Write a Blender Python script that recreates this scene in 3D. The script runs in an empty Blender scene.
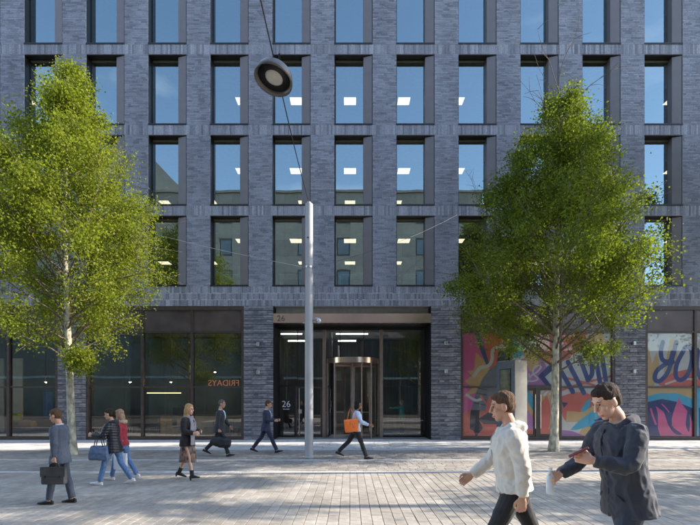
import bpy, math, random
import numpy as np
from mathutils import Vector, Matrix, Euler, noise
random.seed(7)
scene = bpy.context.scene
col = scene.collection
R = math.radians
# ------------------------------------------------------------------ camera, sky, sun, exposure
F, YH, CH = 467.0, 400.0, 1.75            # focal length in photo pixels, horizon row, eye height (m)
cam_d = bpy.data.cameras.new('camera'); cam = bpy.data.objects.new('camera', cam_d); col.objects.link(cam)
cam.location = (0, 0, CH); cam.rotation_euler = (R(90), 0, 0)
cam_d.sensor_width = 36; cam_d.lens = 36*F/700
cam_d.shift_y = (YH-262.5)/700
cam_d.clip_start = .1; cam_d.clip_end = 3000
scene.camera = cam
SUN_EL, SUN_AZ = R(31), R(2.6)              # sun beyond the right end of the facade, just behind its plane
to_sun = Vector((math.cos(SUN_EL)*math.cos(SUN_AZ), math.cos(SUN_EL)*math.sin(SUN_AZ), math.sin(SUN_EL)))
world = bpy.data.worlds.new('World'); scene.world = world; world.use_nodes = True
wn, wl = world.node_tree.nodes, world.node_tree.links
wn.clear()
sky = wn.new('ShaderNodeTexSky'); sky.sky_type = 'NISHITA'; sky.sun_disc = False
sky.sun_elevation = SUN_EL; sky.sun_rotation = R(90)-SUN_AZ
sky.air_density = 1.0; sky.dust_density = .6; sky.ozone_density = 1.4
tc = wn.new('ShaderNodeTexCoord'); mp = wn.new('ShaderNodeMapping'); mp.inputs['Scale'].default_value = (1.0, 1.0, 2.2)
nz = wn.new('ShaderNodeTexNoise'); nz.inputs['Scale'].default_value = 2.1; nz.inputs['Detail'].default_value = 7; nz.inputs['Roughness'].default_value = .55
rp = wn.new('ShaderNodeValToRGB'); rp.color_ramp.elements[0].position = .5; rp.color_ramp.elements[1].position = .78
rp.color_ramp.elements[1].color = (.75, .75, .75, 1)
mx = wn.new('ShaderNodeMixRGB'); mx.inputs[2].default_value = (5.2, 5.6, 6.2, 1)
bg = wn.new('ShaderNodeBackground'); bg.inputs[1].default_value = .15
wo = wn.new('ShaderNodeOutputWorld')
wl.new(tc.outputs['Generated'], mp.inputs[0]); wl.new(mp.outputs[0], nz.inputs['Vector']); wl.new(nz.outputs['Fac'], rp.inputs[0])
wl.new(rp.outputs[0], mx.inputs[0]); wl.new(sky.outputs[0], mx.inputs[1]); wl.new(mx.outputs[0], bg.inputs[0]); wl.new(bg.outputs[0], wo.inputs[0])
sl = bpy.data.lights.new('sun', 'SUN'); sl.energy = 3.1; sl.angle = R(.53); sl.color = (1, .90, .77)
so = bpy.data.objects.new('sun', sl); col.objects.link(so); so.location = to_sun*60
so.rotation_euler = (-to_sun).to_track_quat('-Z', 'Y').to_euler()
scene.view_settings.view_transform = 'Standard'; scene.view_settings.look = 'None'
scene.view_settings.gamma = 1; scene.view_settings.use_curve_mapping = False
scene.view_settings.exposure = 1.75
scene.cycles.transparent_max_bounces = 24
scene.cycles.max_bounces = 8

# ------------------------------------------------------------------ helpers
D = F*CH/40.0                              # facade distance 20.43 m, from where it meets the ground
S = F/D
def fx(px): return (px-350)/S              # photo pixel on the facade plane -> metres
def fz(py): return CH+(YH-py)/S
def gd(py): return F*CH/(py-YH)            # ground row -> distance
def gx(px, d): return (px-350)/F*d
def zz(py, d): return CH+(YH-py)/F*d

class MB:
    def __init__(s): s.v = []; s.f = []; s.m = []; s.mi = 0
    def add(s, vs, fs):
        n = len(s.v); s.v += [tuple(p) for p in vs]
        s.f += [tuple(i+n for i in f) for f in fs]; s.m += [s.mi]*len(fs)
        return s
    def box(s, x0, x1, y0, y1, z0, z1, mtx=None):
        vs = [(x0,y0,z0),(x1,y0,z0),(x1,y1,z0),(x0,y1,z0),(x0,y0,z1),(x1,y0,z1),(x1,y1,z1),(x0,y1,z1)]
        if mtx: vs = [mtx @ Vector(v) for v in vs]
        return s.add(vs, [(0,3,2,1),(4,5,6,7),(0,1,5,4),(1,2,6,5),(2,3,7,6),(3,0,4,7)])
    def bbox(s, x0, x1, y0, y1, z0, z1, b=.01, mtx=None):     # box with chamfered edges
        vs = []; idx = {}
        X = (x0,x1); Y = (y0,y1); Z = (z0,z1)
        for i in (0,1):
            for j in (0,1):
                for k in (0,1):
                    sx, sy, sz = (1,-1)[i]*b, (1,-1)[j]*b, (1,-1)[k]*b
                    for a in range(3):
                        p = [X[i]+sx, Y[j]+sy, Z[k]+sz]
                        p[a] = (X[i],Y[j],Z[k])[a]
                        idx[(i,j,k,a)] = len(vs); vs.append(Vector(p) if not mtx else mtx @ Vector(p))
        fs = []
        for a in range(3):
            o = [q for q in range(3) if q != a]
            for e in (0,1):
                ring = []
                for (u,w) in ((0,0),(1,0),(1,1),(0,1)):
                    key = [0,0,0]; key[a] = e; key[o[0]] = u; key[o[1]] = w
                    ring.append(idx[(key[0],key[1],key[2],a)])
                if (e == 0) != (a == 1): ring.reverse()
                fs.append(tuple(ring))
        for a in range(3):
            o = [q for q in range(3) if q != a]
            for u in (0,1):
                for w in (0,1):
                    k0 = [0,0,0]; k1 = [0,0,0]; k1[a] = 1
                    k0[o[0]] = k1[o[0]] = u; k0[o[1]] = k1[o[1]] = w
                    fs.append((idx[(*k0,o[0])], idx[(*k1,o[0])], idx[(*k1,o[1])], idx[(*k0,o[1])]))
        for i in (0,1):
            for j in (0,1):
                for k in (0,1): fs.append(tuple(idx[(i,j,k,a)] for a in range(3)))
        return s.add(vs, fs)
    def loft(s, rings):                    # rings: equal-length lists of points, capped
        n = len(rings[0]); vs = [p for r in rings for p in r]; fs = []
        for i in range(len(rings)-1):
            for j in range(n):
                fs.append((i*n+j, i*n+(j+1)%n, (i+1)*n+(j+1)%n, (i+1)*n+j))
        fs.append(tuple(range(n-1,-1,-1))); fs.append(tuple((len(rings)-1)*n+j for j in range(n)))
        return s.add(vs, fs)
    def tube(s, pts, rad, n=8, flat=None):   # rad: list of r or (ra, rb); flat: axis hint for ra
        pts = [Vector(p) for p in pts]; rings = []
        if not isinstance(rad, (list, tuple)): rad = [rad]*len(pts)
        up = Vector(flat) if flat else None
        pa = None
        for i, p in enumerate(pts):
            t = (pts[min(i+1,len(pts)-1)]-pts[max(i-1,0)])
            if t.length < 1e-9: t = Vector((0,0,1))
            t.normalize()
            h = up if up else (pa if pa else (Vector((1,0,0)) if abs(t.x) < .9 else Vector((0,1,0))))
            a = h-t*h.dot(t)
            if a.length < 1e-6: a = t.orthogonal()
            a.normalize(); b = t.cross(a); pa = a
            ra, rb = rad[i] if isinstance(rad[i], (tuple,list)) else (rad[i], rad[i])
            rings.append([p+a*(ra*math.cos(2*math.pi*j/n))+b*(rb*math.sin(2*math.pi*j/n)) for j in range(n)])
        return s.loft(rings)
    def ell(s, c, r, m=None, n=14, k=9):
        c = Vector(c); rings = []
        for i in range(k+1):
            a = math.pi*(.02+.96*i/k)
            ring = []
            for j in range(n):
                p = Vector((r[0]*math.sin(a)*math.cos(2*math.pi*j/n), r[1]*math.sin(a)*math.sin(2*math.pi*j/n), -r[2]*math.cos(a)))
                ring.append(c+(m @ p if m else p))
            rings.append(ring)
        return s.loft(rings)
    def lathe(s, prof, n=24, c=(0,0,0), m=None):
        rings = [[Vector((r*math.cos(2*math.pi*j/n), r*math.sin(2*math.pi*j/n), z)) for j in range(n)] for r, z in prof]
        rings = [[(m @ p if m else p)+Vector(c) for p in r] for r in rings]
        return s.loft(rings)
    def mesh(s, name, mats, smooth=False):
        me = bpy.data.meshes.new(name); me.from_pydata([tuple(p) for p in s.v], [], s.f)
        for m in (mats if isinstance(mats, list) else [mats]): me.materials.append(m)
        if isinstance(mats, list): me.polygons.foreach_set('material_index', s.m)
        if smooth: me.polygons.foreach_set('use_smooth', [True]*len(me.polygons))
        me.update(); return me
    def build(s, name, mats, parent=None, smooth=False, **kw):
        return link(name, s.mesh(name, mats, smooth), parent, **kw)

def link(name, me, parent=None, loc=None, kind=None):
    o = bpy.data.objects.new(name, me); col.objects.link(o)
    if parent: o.parent = parent
    if loc: o.location = loc
    if kind: o['kind'] = kind
    return o
def empty(name, loc=(0,0,0), rz=0, parent=None):
    o = bpy.data.objects.new(name, None); col.objects.link(o); o.location = loc; o.rotation_euler = (0,0,rz)
    o.empty_display_size = .2
    if parent: o.parent = parent
    return o
def tag(o, label, cat, group=None):
    o['label'] = label; o['category'] = cat
    if group: o['group'] = group
    return o
def copy_tree(o, parent=None):
    c = o.copy(); col.objects.link(c); c.parent = parent
    for ch in list(o.children): copy_tree(ch, c)
    return c
def smooth_by_angle(o, ang=40):
    me = o.data
    me.polygons.foreach_set('use_smooth', [True]*len(me.polygons))
    try: me.set_sharp_from_angle(angle=R(ang))
    except Exception: pass
    return o

# ------------------------------------------------------------------ materials
def nd(nt, t, **k):
    n = nt.nodes.new(t)
    for a, b in k.items(): setattr(n, a, b)
    return n
def mat(name, c, rough=.6, metal=0, var=.12, scale=6, bump=0, bscale=40, spec=.5, coat=0, island=0, c2=None, obj=0, sheen=0, stretch=(1,1,1), emit=None, es=0, stain=0, sst=(1,1,1), sscale=1):
    m = bpy.data.materials.new(name); m.use_nodes = True; nt = m.node_tree; L = nt.links
    p = nt.nodes['Principled BSDF']
    p.inputs['Roughness'].default_value = rough; p.inputs['Metallic'].default_value = metal
    p.inputs['Specular IOR Level'].default_value = spec; p.inputs['Coat Weight'].default_value = coat; p.inputs['Coat Roughness'].default_value = .04
    p.inputs['Sheen Weight'].default_value = sheen
    if emit: p.inputs['Emission Color'].default_value = (*emit, 1); p.inputs['Emission Strength'].default_value = es
    tx = nd(nt, 'ShaderNodeTexCoord'); mpn = nd(nt, 'ShaderNodeMapping'); mpn.inputs['Scale'].default_value = stretch
    L.new(tx.outputs['Object'], mpn.inputs[0])
    n1 = nd(nt, 'ShaderNodeTexNoise'); n1.inputs['Scale'].default_value = scale; n1.inputs['Detail'].default_value = 5
    L.new(mpn.outputs[0], n1.inputs['Vector'])
    base = nd(nt, 'ShaderNodeRGB'); base.outputs[0].default_value = (*c, 1); cur = base.outputs[0]
    if c2 is not None:
        g = nd(nt, 'ShaderNodeNewGeometry'); oi = nd(nt, 'ShaderNodeObjectInfo')
        ad = nd(nt, 'ShaderNodeMath', operation='ADD'); L.new(g.outputs['Random Per Island'], ad.inputs[0]); L.new(oi.outputs['Random'], ad.inputs[1])
        fr = nd(nt, 'ShaderNodeMath', operation='FRACT'); L.new(ad.outputs[0], fr.inputs[0])
        pw = nd(nt, 'ShaderNodeMath', operation='POWER'); L.new(fr.outputs[0], pw.inputs[0]); pw.inputs[1].default_value = island or 1
        mm = nd(nt, 'ShaderNodeMixRGB'); L.new(pw.outputs[0], mm.inputs[0]); L.new(cur, mm.inputs[1]); mm.inputs[2].default_value = (*c2, 1); cur = mm.outputs[0]
    mr = nd(nt, 'ShaderNodeMapRange'); mr.inputs['From Min'].default_value = .3; mr.inputs['From Max'].default_value = .7
    mr.inputs['To Min'].default_value = 1-var; mr.inputs['To Max'].default_value = 1+var; L.new(n1.outputs['Fac'], mr.inputs[0])
    mu = nd(nt, 'ShaderNodeVectorMath', operation='SCALE'); L.new(cur, mu.inputs[0]); L.new(mr.outputs[0], mu.inputs['Scale'])
    fin = mu.outputs[0]
    if stain:                              # weathering that runs across many pieces, in world space
        gp = nd(nt, 'ShaderNodeNewGeometry'); m3 = nd(nt, 'ShaderNodeMapping'); m3.inputs['Scale'].default_value = sst; L.new(gp.outputs['Position'], m3.inputs[0])
        n3 = nd(nt, 'ShaderNodeTexNoise'); n3.inputs['Scale'].default_value = sscale; n3.inputs['Detail'].default_value = 8; n3.inputs['Roughness'].default_value = .65; L.new(m3.outputs[0], n3.inputs['Vector'])
        r3 = nd(nt, 'ShaderNodeMapRange'); r3.inputs['From Min'].default_value = .32; r3.inputs['From Max'].default_value = .68; r3.inputs['To Min'].default_value = 1-stain; r3.inputs['To Max'].default_value = 1+stain*.6; L.new(n3.outputs['Fac'], r3.inputs[0])
        vo = nd(nt, 'ShaderNodeTexVoronoi'); vo.inputs['Scale'].default_value = 1.7; L.new(gp.outputs['Position'], vo.inputs['Vector'])
        r4 = nd(nt, 'ShaderNodeMapRange'); r4.inputs['From Min'].default_value = .035; r4.inputs['From Max'].default_value = .055; r4.inputs['To Min'].default_value = .72; r4.inputs['To Max'].default_value = 1; L.new(vo.outputs['Distance'], r4.inputs[0])
        m4 = nd(nt, 'ShaderNodeMath', operation='MULTIPLY'); L.new(r3.outputs[0], m4.inputs[0]); L.new(r4.outputs[0], m4.inputs[1])
        s3 = nd(nt, 'ShaderNodeVectorMath', operation='SCALE'); L.new(fin, s3.inputs[0]); L.new(m4.outputs[0], s3.inputs['Scale']); fin = s3.outputs[0]
    L.new(fin, p.inputs['Base Color'])
    rr = nd(nt, 'ShaderNodeMapRange'); rr.inputs['From Min'].default_value = .3; rr.inputs['From Max'].default_value = .7
    rr.inputs['To Min'].default_value = max(0, rough*(1-.5*var)); rr.inputs['To Max'].default_value = min(1, rough*(1+.5*var))
    L.new(n1.outputs['Fac'], rr.inputs[0]); L.new(rr.outputs[0], p.inputs['Roughness'])
    if bump:
        n2 = nd(nt, 'ShaderNodeTexNoise'); n2.inputs['Scale'].default_value = bscale; n2.inputs['Detail'].default_value = 4
        L.new(mpn.outputs[0], n2.inputs['Vector'])
        b = nd(nt, 'ShaderNodeBump'); b.inputs['Strength'].default_value = bump; b.inputs['Distance'].default_value = .02
        L.new(n2.outputs['Fac'], b.inputs['Height']); L.new(b.outputs[0], p.inputs['Normal'])
    return m
def glass_mat(name, refl, tint=(.8,.86,.85), wob=.012, gcol=(1,1,1), base=.0):
    m = bpy.data.materials.new(name); m.use_nodes = True; nt = m.node_tree; L = nt.links; nt.nodes.clear()
    out = nd(nt, 'ShaderNodeOutputMaterial'); mixn = nd(nt, 'ShaderNodeMixShader')
    tr = nd(nt, 'ShaderNodeBsdfTransparent'); tr.inputs[0].default_value = (*tint, 1)
    gl = nd(nt, 'ShaderNodeBsdfGlossy'); gl.inputs['Roughness'].default_value = .004; gl.inputs[0].default_value = (*gcol, 1)
    fr = nd(nt, 'ShaderNodeFresnel'); fr.inputs['IOR'].default_value = 1.5
    ad = nd(nt, 'ShaderNodeMath', operation='ADD'); ad.use_clamp = True; ad.inputs[1].default_value = refl-.04
    L.new(fr.outputs[0], ad.inputs[0])
    tx = nd(nt, 'ShaderNodeTexCoord'); n = nd(nt, 'ShaderNodeTexNoise'); n.inputs['Scale'].default_value = .9; n.inputs['Detail'].default_value = 1
    oi = nd(nt, 'ShaderNodeObjectInfo'); va = nd(nt, 'ShaderNodeVectorMath', operation='ADD')
    L.new(tx.outputs['Object'], va.inputs[0]); cx = nd(nt, 'ShaderNodeCombineXYZ'); ml = nd(nt, 'ShaderNodeMath', operation='MULTIPLY'); ml.inputs[1].default_value = 50
    L.new(oi.outputs['Random'], ml.inputs[0]); L.new(ml.outputs[0], cx.inputs[0]); L.new(cx.outputs[0], va.inputs[1]); L.new(va.outputs[0], n.inputs['Vector'])
    b = nd(nt, 'ShaderNodeBump'); b.inputs['Strength'].default_value = 1; b.inputs['Distance'].default_value = wob; L.new(n.outputs['Fac'], b.inputs['Height'])
    L.new(b.outputs[0], gl.inputs['Normal'])
    L.new(ad.outputs[0], mixn.inputs[0]); L.new(tr.outputs[0], mixn.inputs[1]); L.new(gl.outputs[0], mixn.inputs[2]); L.new(mixn.outputs[0], out.inputs[0])
    return m
def emis(name, c, s):
    m = bpy.data.materials.new(name); m.use_nodes = True; nt = m.node_tree; nt.nodes.clear()
    o = nd(nt, 'ShaderNodeOutputMaterial'); e = nd(nt, 'ShaderNodeEmission'); e.inputs[0].default_value = (*c,1); e.inputs[1].default_value = s
    nt.links.new(e.outputs[0], o.inputs[0]); return m
def leaf_mat(name, c1, c2, trans=.45):
    m = bpy.data.materials.new(name); m.use_nodes = True; nt = m.node_tree; L = nt.links
    p = nt.nodes['Principled BSDF']; p.inputs['Roughness'].default_value = .6; p.inputs['Specular IOR Level'].default_value = .2
    g = nd(nt, 'ShaderNodeNewGeometry'); r = nd(nt, 'ShaderNodeMixRGB'); r.inputs[1].default_value = (*c1,1); r.inputs[2].default_value = (*c2,1)
    L.new(g.outputs['Random Per Island'], r.inputs[0])
    t = nd(nt, 'ShaderNodeBsdfTranslucent'); hs = nd(nt, 'ShaderNodeMixRGB', blend_type='MULTIPLY'); hs.inputs[0].default_value = 1; hs.inputs[2].default_value = (1.3,1.35,.6,1)
    L.new(r.outputs[0], hs.inputs[1]); L.new(hs.outputs[0], t.inputs[0]); L.new(r.outputs[0], p.inputs['Base Color'])
    mxs = nd(nt, 'ShaderNodeMixShader'); mxs.inputs[0].default_value = trans
    L.new(p.outputs[0], mxs.inputs[1]); L.new(t.outputs[0], mxs.inputs[2]); L.new(mxs.outputs[0], nt.nodes['Material Output'].inputs[0])
    return m

M = {}
M['brick'] = mat('dark_grey_brick', (.142,.15,.182), .8, var=.18, scale=18, bump=.4, bscale=60, c2=(.265,.278,.332), island=.7, stain=.22, sst=(1,1,.3), sscale=.9)
M['soldier'] = mat('dark_grey_soldier_brick', (.14,.146,.174), .8, var=.25, scale=14, bump=.4, bscale=60, c2=(.32,.328,.372), island=.85, stain=.25, sst=(1,1,.3), sscale=1.1)
M['mortar'] = mat('brick_mortar', (.40,.41,.43), .9, var=.15, scale=20)
M['band'] = mat('rough_band_brick', (.11,.115,.14), .8, var=.45, scale=5, bump=.9, bscale=25, c2=(.27,.265,.285), island=1, stretch=(1,1,5))
M['darkmetal'] = mat('window_frame_metal', (.035,.034,.036), .4, .6, var=.1)
M['headmetal'] = mat('window_inner_frame', (.17,.16,.13), .45, .3, var=.1)
M['panel'] = mat('bronze_grey_panel', (.165,.145,.145), .5, .3, var=.08, scale=2)
M['bronze'] = mat('dark_bronze_frame', (.085,.066,.06), .42, .5, var=.15)
M['fascia'] = mat('bronze_fascia', (.13,.10,.10), .38, .6, var=.2, scale=1.5)
M['doorbronze'] = mat('revolving_door_bronze', (.34,.255,.215), .35, .5, var=.12)
M['copper'] = mat('polished_bronze_canopy', (.66,.48,.40), .2, .85, var=.12, scale=1.2)
M['black'] = mat('black_metal', (.018,.018,.02), .45, .3)
M['steel'] = mat('brushed_steel', (.6,.6,.6), .3, .9, var=.06)
M['galv'] = mat('galvanised_grey_paint', (.37,.37,.38), .5, .15, var=.12, scale=3, bump=.15, bscale=30, stretch=(1,1,.4))
M['glass'] = glass_mat('office_glass', .32, (.60,.68,.68), wob=.0016, gcol=(.80,.98,1.0))
M['shopglass'] = glass_mat('shop_glass', .15, (.88,.94,.94), wob=.0014)
M['clear'] = glass_mat('clear_glass', .05, (.96,.98,.98), wob=.0)
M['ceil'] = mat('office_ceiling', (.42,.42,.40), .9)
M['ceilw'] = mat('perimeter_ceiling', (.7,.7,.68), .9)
M['inwall'] = mat('interior_wall', (.22,.22,.20), .9, var=.3, scale=.7)
M['infloor'] = mat('interior_floor', (.22,.21,.20), .7)
M['timber'] = mat('lobby_timber', (.15,.095,.065), .5, var=.35, scale=2, stretch=(4,1,.3))
M['panlight'] = emis('ceiling_panel_light', (1,.80,.56), .72)
M['warmlight'] = emis('warm_linear_light', (1,.50,.2), 1.2)
M['bulb'] = emis('pendant_bulb', (1,.62,.32), 80)
M['strip'] = emis('cool_strip_light', (1,.95,.88), 1.6)
M['signglow'] = emis('orange_sign_letters', (1,.30,.14), .10)
M['whiteprint'] = mat('white_vinyl', (.75,.78,.76), .5)
M['paver'] = mat('warm_grey_paver', (.315,.28,.235), .8, var=.16, scale=9, bump=.3, bscale=60, c2=(.40,.36,.305), island=1, stain=.28, sscale=.7)
M['paver2'] = mat('brown_grey_sett', (.25,.225,.195), .8, var=.18, scale=9, bump=.3, bscale=60, c2=(.36,.33,.29), island=1, stain=.28, sscale=.7)
M['granite'] = mat('pale_granite', (.47,.465,.455), .7, var=.12, scale=14, bump=.15, bscale=80, c2=(.60,.59,.575), island=1, stain=.22, sscale=.9)
M['joint'] = mat('paving_joint', (.085,.078,.07), .95, var=.25, scale=14)
M['ground'] = mat('street_asphalt', (.10,.10,.10), .9, var=.2, scale=3, bump=.2)
M['slot'] = mat('slot_drain', (.03,.03,.03), .6)
M['bark'] = mat('pale_mottled_bark', (.40,.37,.28), .85, var=.65, scale=9, bump=.8, bscale=22, stretch=(1,1,.5))
M['twig'] = mat('brown_twig', (.13,.10,.07), .85, var=.3, scale=12)
M['leafA'] = leaf_mat('yellow_green_leaf', (.125,.16,.016), (.27,.305,.036), .5)
M['leafB'] = leaf_mat('mid_green_leaf', (.092,.13,.016), (.20,.245,.032), .5)
M['leafC'] = leaf_mat('plane_tree_leaf', (.05,.085,.014), (.10,.15,.02), .4)

# ------------------------------------------------------------------ ground, paving
gs = MB(); gs.add([(-300,-300,-.06),(300,-300,-.06),(300,300,-.06),(-300,300,-.06)], [(0,1,2,3)])
gs.build('ground', M['ground'], kind='structure')
D_KERB, D_LINE, D_GRAN = gd(472.5), gd(460.2), gd(450)
bed = MB(); bed.box(-26, 26, -14, D+1.2, -.058, -.028)
plaza = bed.build('plaza_paving', M['joint'], kind='structure')
def prism(mb, x0, x1, y0, y1, z0, z1, c=.004):   # paver with a chamfered rim, no underside
    vs = [(x0,y0,z0),(x1,y0,z0),(x1,y1,z0),(x0,y1,z0),(x0,y0,z1-c),(x1,y0,z1-c),(x1,y1,z1-c),(x0,y1,z1-c),
          (x0+c,y0+c,z1),(x1-c,y0+c,z1),(x1-c,y1-c,z1),(x0+c,y1-c,z1)]
    fs = []
    for b in (0,4):
        for j in range(4): fs.append((b+j, b+(j+1)%4, b+4+(j+1)%4, b+4+j))
    fs.append((8,9,10,11)); mb.add(vs, fs)
PW, PL, J = .163, .40, .007
pv = MB(); prism(pv, 0, PW-J, 0, PL-J, -.03, 0)
pmesh = pv.mesh('paver', M['paver'])
cells = []
nx = int(12/PW)
for i in range(-nx, nx):
    off = (0, .2, .1, .3)[i % 4] + random.uniform(-.015,.015)
    y = -2.0-off
    while y < D_KERB-.02:
        y1 = min(y+PL, D_KERB-.012); 
        if y1-y > .03: cells.append((i*PW, y, y1-y))
        y += PL
vis = []
for c in cells:
    yc = c[1]+c[2]/2; xc = c[0]+PW/2
    if yc > 6.45 and c[2] > PL-.001 and abs(xc/yc)*F < 352: vis.append((yc, c))
vis.sort(key=lambda q: q[0]); near = set(q[1] for q in vis[:300])
field = MB()
for c in cells:
    dz = random.gauss(0, .0011)
    if c in near:
        o = link('paver', pmesh, plaza, (c[0], c[1], dz)); o.rotation_euler = (random.gauss(0,.002), random.gauss(0,.003), random.gauss(0,.002))
    else: prism(field, c[0], c[0]+PW-J, c[1], c[1]+c[2]-J, -.03, dz)
field.build('paver_field', M['paver'], plaza, kind='stuff')
kb = MB()                                   # granite channel with a slot drain along it
for i in range(-26, 26): prism(kb, i*.9, i*.9+.893, D_KERB, D_KERB+.17, -.03, .003)
kb.build('granite_channel', M['granite'], plaza, kind='stuff')
MB().box(-24, 24, D_KERB-.045, D_KERB-.004, -.028, -.004).build('slot_drain', M['slot'], plaza)
f2 = MB()
y = D_KERB+.178; row = 0
while y < D_GRAN-.02:
    if abs(y-D_LINE) < .12: y = D_LINE+.13; 
    x = -24+random.uniform(0,.2); 
    w = min(.2, D_GRAN-.004-y)
    if y < D_LINE: w = min(w, D_LINE-y-.005)
    if w < .03: y += w+.006; continue
    while x < 24:
        l = random.choice((.2,.3,.25)); prism(f2, x, x+l-.006, y, y+w-.006, -.03, random.gauss(0,.0012)); x += l
    y += w
f2.build('sett_field', M['paver2'], plaza, kind='stuff')
f3 = MB()
for i in range(-26, 26): prism(f3, i*.9+.3, i*.9+1.193, D_LINE+.0, D_LINE+.12, -.03, .003)
y = D_GRAN
while y < D+1.15:
    x = -24+random.uniform(0,.5)
    w = min(.45, D+1.16-y)
    while x < 24:
        prism(f3, x, x+.593, y, y+w-.005, -.03, random.gauss(.002,.001)); x += .6
    y += .45
f3.build('granite_slab_field', M['granite'], plaza, kind='stuff')

# ------------------------------------------------------------------ the brick building
bld = empty('brick_building', (0, D, 0)); tag(bld, 'dark grey brick office building with tall windows above glazed shopfronts', 'building')
PITCH = 62.05/S; OW = 38.4/S; X0 = fx(24.0)
ZB = [fz(286.3)+i*80.7/S for i in range(4)]; OH = 70.8/S; RV = .364
XL, XR = X0-2*PITCH-1.04, X0+12*PITCH+OW+1.04
KS = list(range(-2, 13)); ZT = ZB[3]+OH+.9; ZS = fz(306)
wall = MB()                                 # mortar-coloured core behind the bricks
edges = [XL]+[e for k in KS for e in (X0+k*PITCH, X0+k*PITCH+OW)]+[XR]
for i in range(0, len(edges), 2): wall.box(edges[i], edges[i+1], .007, .45, ZS, ZT)
for k in KS:
    zz0 = ZS
    for r in range(4):
        wall.box(X0+k*PITCH, X0+k*PITCH+OW, .007, .45, zz0, ZB[r]); zz0 = ZB[r]+OH
    wall.box(X0+k*PITCH, X0+k*PITCH+OW, .007, .45, zz0, ZT)
wallo = wall.build('wall', M['mortar'], bld)
def bq(mb, x0, x1, z0, z1, dy=0):           # one brick face, proud of the joint, open at the back
    y0 = -.0+dy+random.uniform(-.003,.003); t = random.uniform(-.0015,.0015); y1 = .02
    vs = [(x0,y0-t,z0),(x1,y0+t,z0),(x1,y0+t,z1),(x0,y0-t,z1),(x0,y1,z0),(x1,y1,z0),(x1,y1,z1),(x0,y1,z1)]
    mb.add(vs, [(0,1,2,3),(1,5,6,2),(5,4,7,6),(4,0,3,7),(3,2,6,7),(0,4,5,1)])
bw = MB(); CR = .0772
for i in range(0, len(edges), 2):
    a, b = edges[i]+.002, edges[i+1]-.002
    for r in range(4):
        z = ZB[r]; n = round(OH/CR); ch = OH/n
        for q in range(n):
            x = a-random.choice((0,.07,.14,.2,.24))
            while x < b:
                l = random.choice((.29,.29,.29,.22,.14)); p0, p1 = max(x,a), min(x+l-.01,b)
                if p1-p0 > .02: bq(bw, p0, p1, z+.005, z+ch-.005)
                x += l
            z += ch
bw.build('brickwork', M['brick'], wallo, kind='stuff')
sc = MB()
def soldiers(z0, z1, rows):
    h = (z1-z0)/rows
    for r in range(rows):
        x = XL-random.uniform(0,.08)
        while x < XR:
            w = random.choice((.082,.082,.088,.076)); j = random.uniform(-.02,.02) if rows > 1 else 0
            a0 = z0+r*h+(j if r else 0)
            bq(sc, max(x,XL), min(x+w-.009,XR), a0+.005, z0+(r+1)*h-.005 if r == rows-1 else z0+(r+1)*h-.03, 0)
            x += w
for r in range(4): soldiers(ZB[r]+OH, ZB[r+1] if r < 3 else ZT-.02, 1 if r < 3 else 2)
soldiers(ZS, ZB[0], 3)
sc.build('soldier_course', M['soldier'], wallo, kind='stuff')
MB().box(XL-.05, XR+.05, -.06, .6, ZT, ZT+.12).build('coping', M['darkmetal'], bld)
# windows
wm = MB()
wm.box(.0, .022, .03, RV+.08, .06, OH-.0); wm.box(OW-.022, OW, .03, RV+.08, .06, OH); wm.box(.022, OW-.022, .03, RV+.08, OH-.03, OH-.002)
wm.box(.022, .06, RV-.01, RV+.06, .06, OH-.03); wm.box(.06, OW-.36, RV-.01, RV+.06, .06, .11); 
wm.mi = 1; wm.box(.06, OW-.36, RV-.012, RV+.06, OH-.11, OH-.03)
wmesh = wm.mesh('window', [M['darkmetal'], M['headmetal']])
pn = MB(); pn.add([(.06,RV+.02,.11),(OW-.36,RV+.02,.11),(OW-.36,RV+.02,OH-.11),(.06,RV+.02,OH-.11)], [(0,1,2,3)])
pmesh2 = pn.mesh('pane', M['glass'])
sp = MB(); a0 = OW-.40
sp.loft([[Vector((a0,.115,z)),Vector((OW-.03,.03,z)),Vector((OW-.03,RV+.07,z)),Vector((a0,RV+.07,z))] for z in (.062, OH-.05)])
spm = sp.mesh('side_panel', M['panel'])
si = MB(); si.box(0.0, OW, -.02, RV+.05, 0.0, .06); sim = si.mesh('sill', M['darkmetal'])
for r in range(4):
    for k in KS:
        w = link('window', wmesh, bld, (X0+k*PITCH, 0, ZB[r]))
        link('pane', pmesh2, w); link('side_panel', spm, w); link('sill', sim, w)
# floors, ceilings, rear and side walls
for r in range(5):
    z0 = ZB[r-1]+OH-.03 if r else fz(307)-.45
    z1 = ZB[r]-.02 if r < 4 else ZT-.05
    sb = MB(); sb.box(XL+.1, XR-.1, .46, 10, z0+.02, z1); sl_ = sb.build('floor_slab', M['ceil'], bld)
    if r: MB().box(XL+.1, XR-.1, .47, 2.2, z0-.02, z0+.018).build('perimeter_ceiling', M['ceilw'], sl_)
MB().box(XL+.1, XR-.1, 9.8, 10.1, 0, ZT-.05).build('rear_wall', M['inwall'], bld)
for x in (XL, XR-.2): MB().box(x, x+.2, .455, 10.05, 0, ZT-.04).build('end_wall', M['mortar'], bld)
MB().box(XL-.05, XR+.05, .6, 10.2, ZT-.04, ZT+.1).build('roof', M['ceil'], bld)
MB().box(XL+.1, XR-.1, .35, 9.8, -.02, .02).build('ground_slab', M['infloor'], bld)
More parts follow.
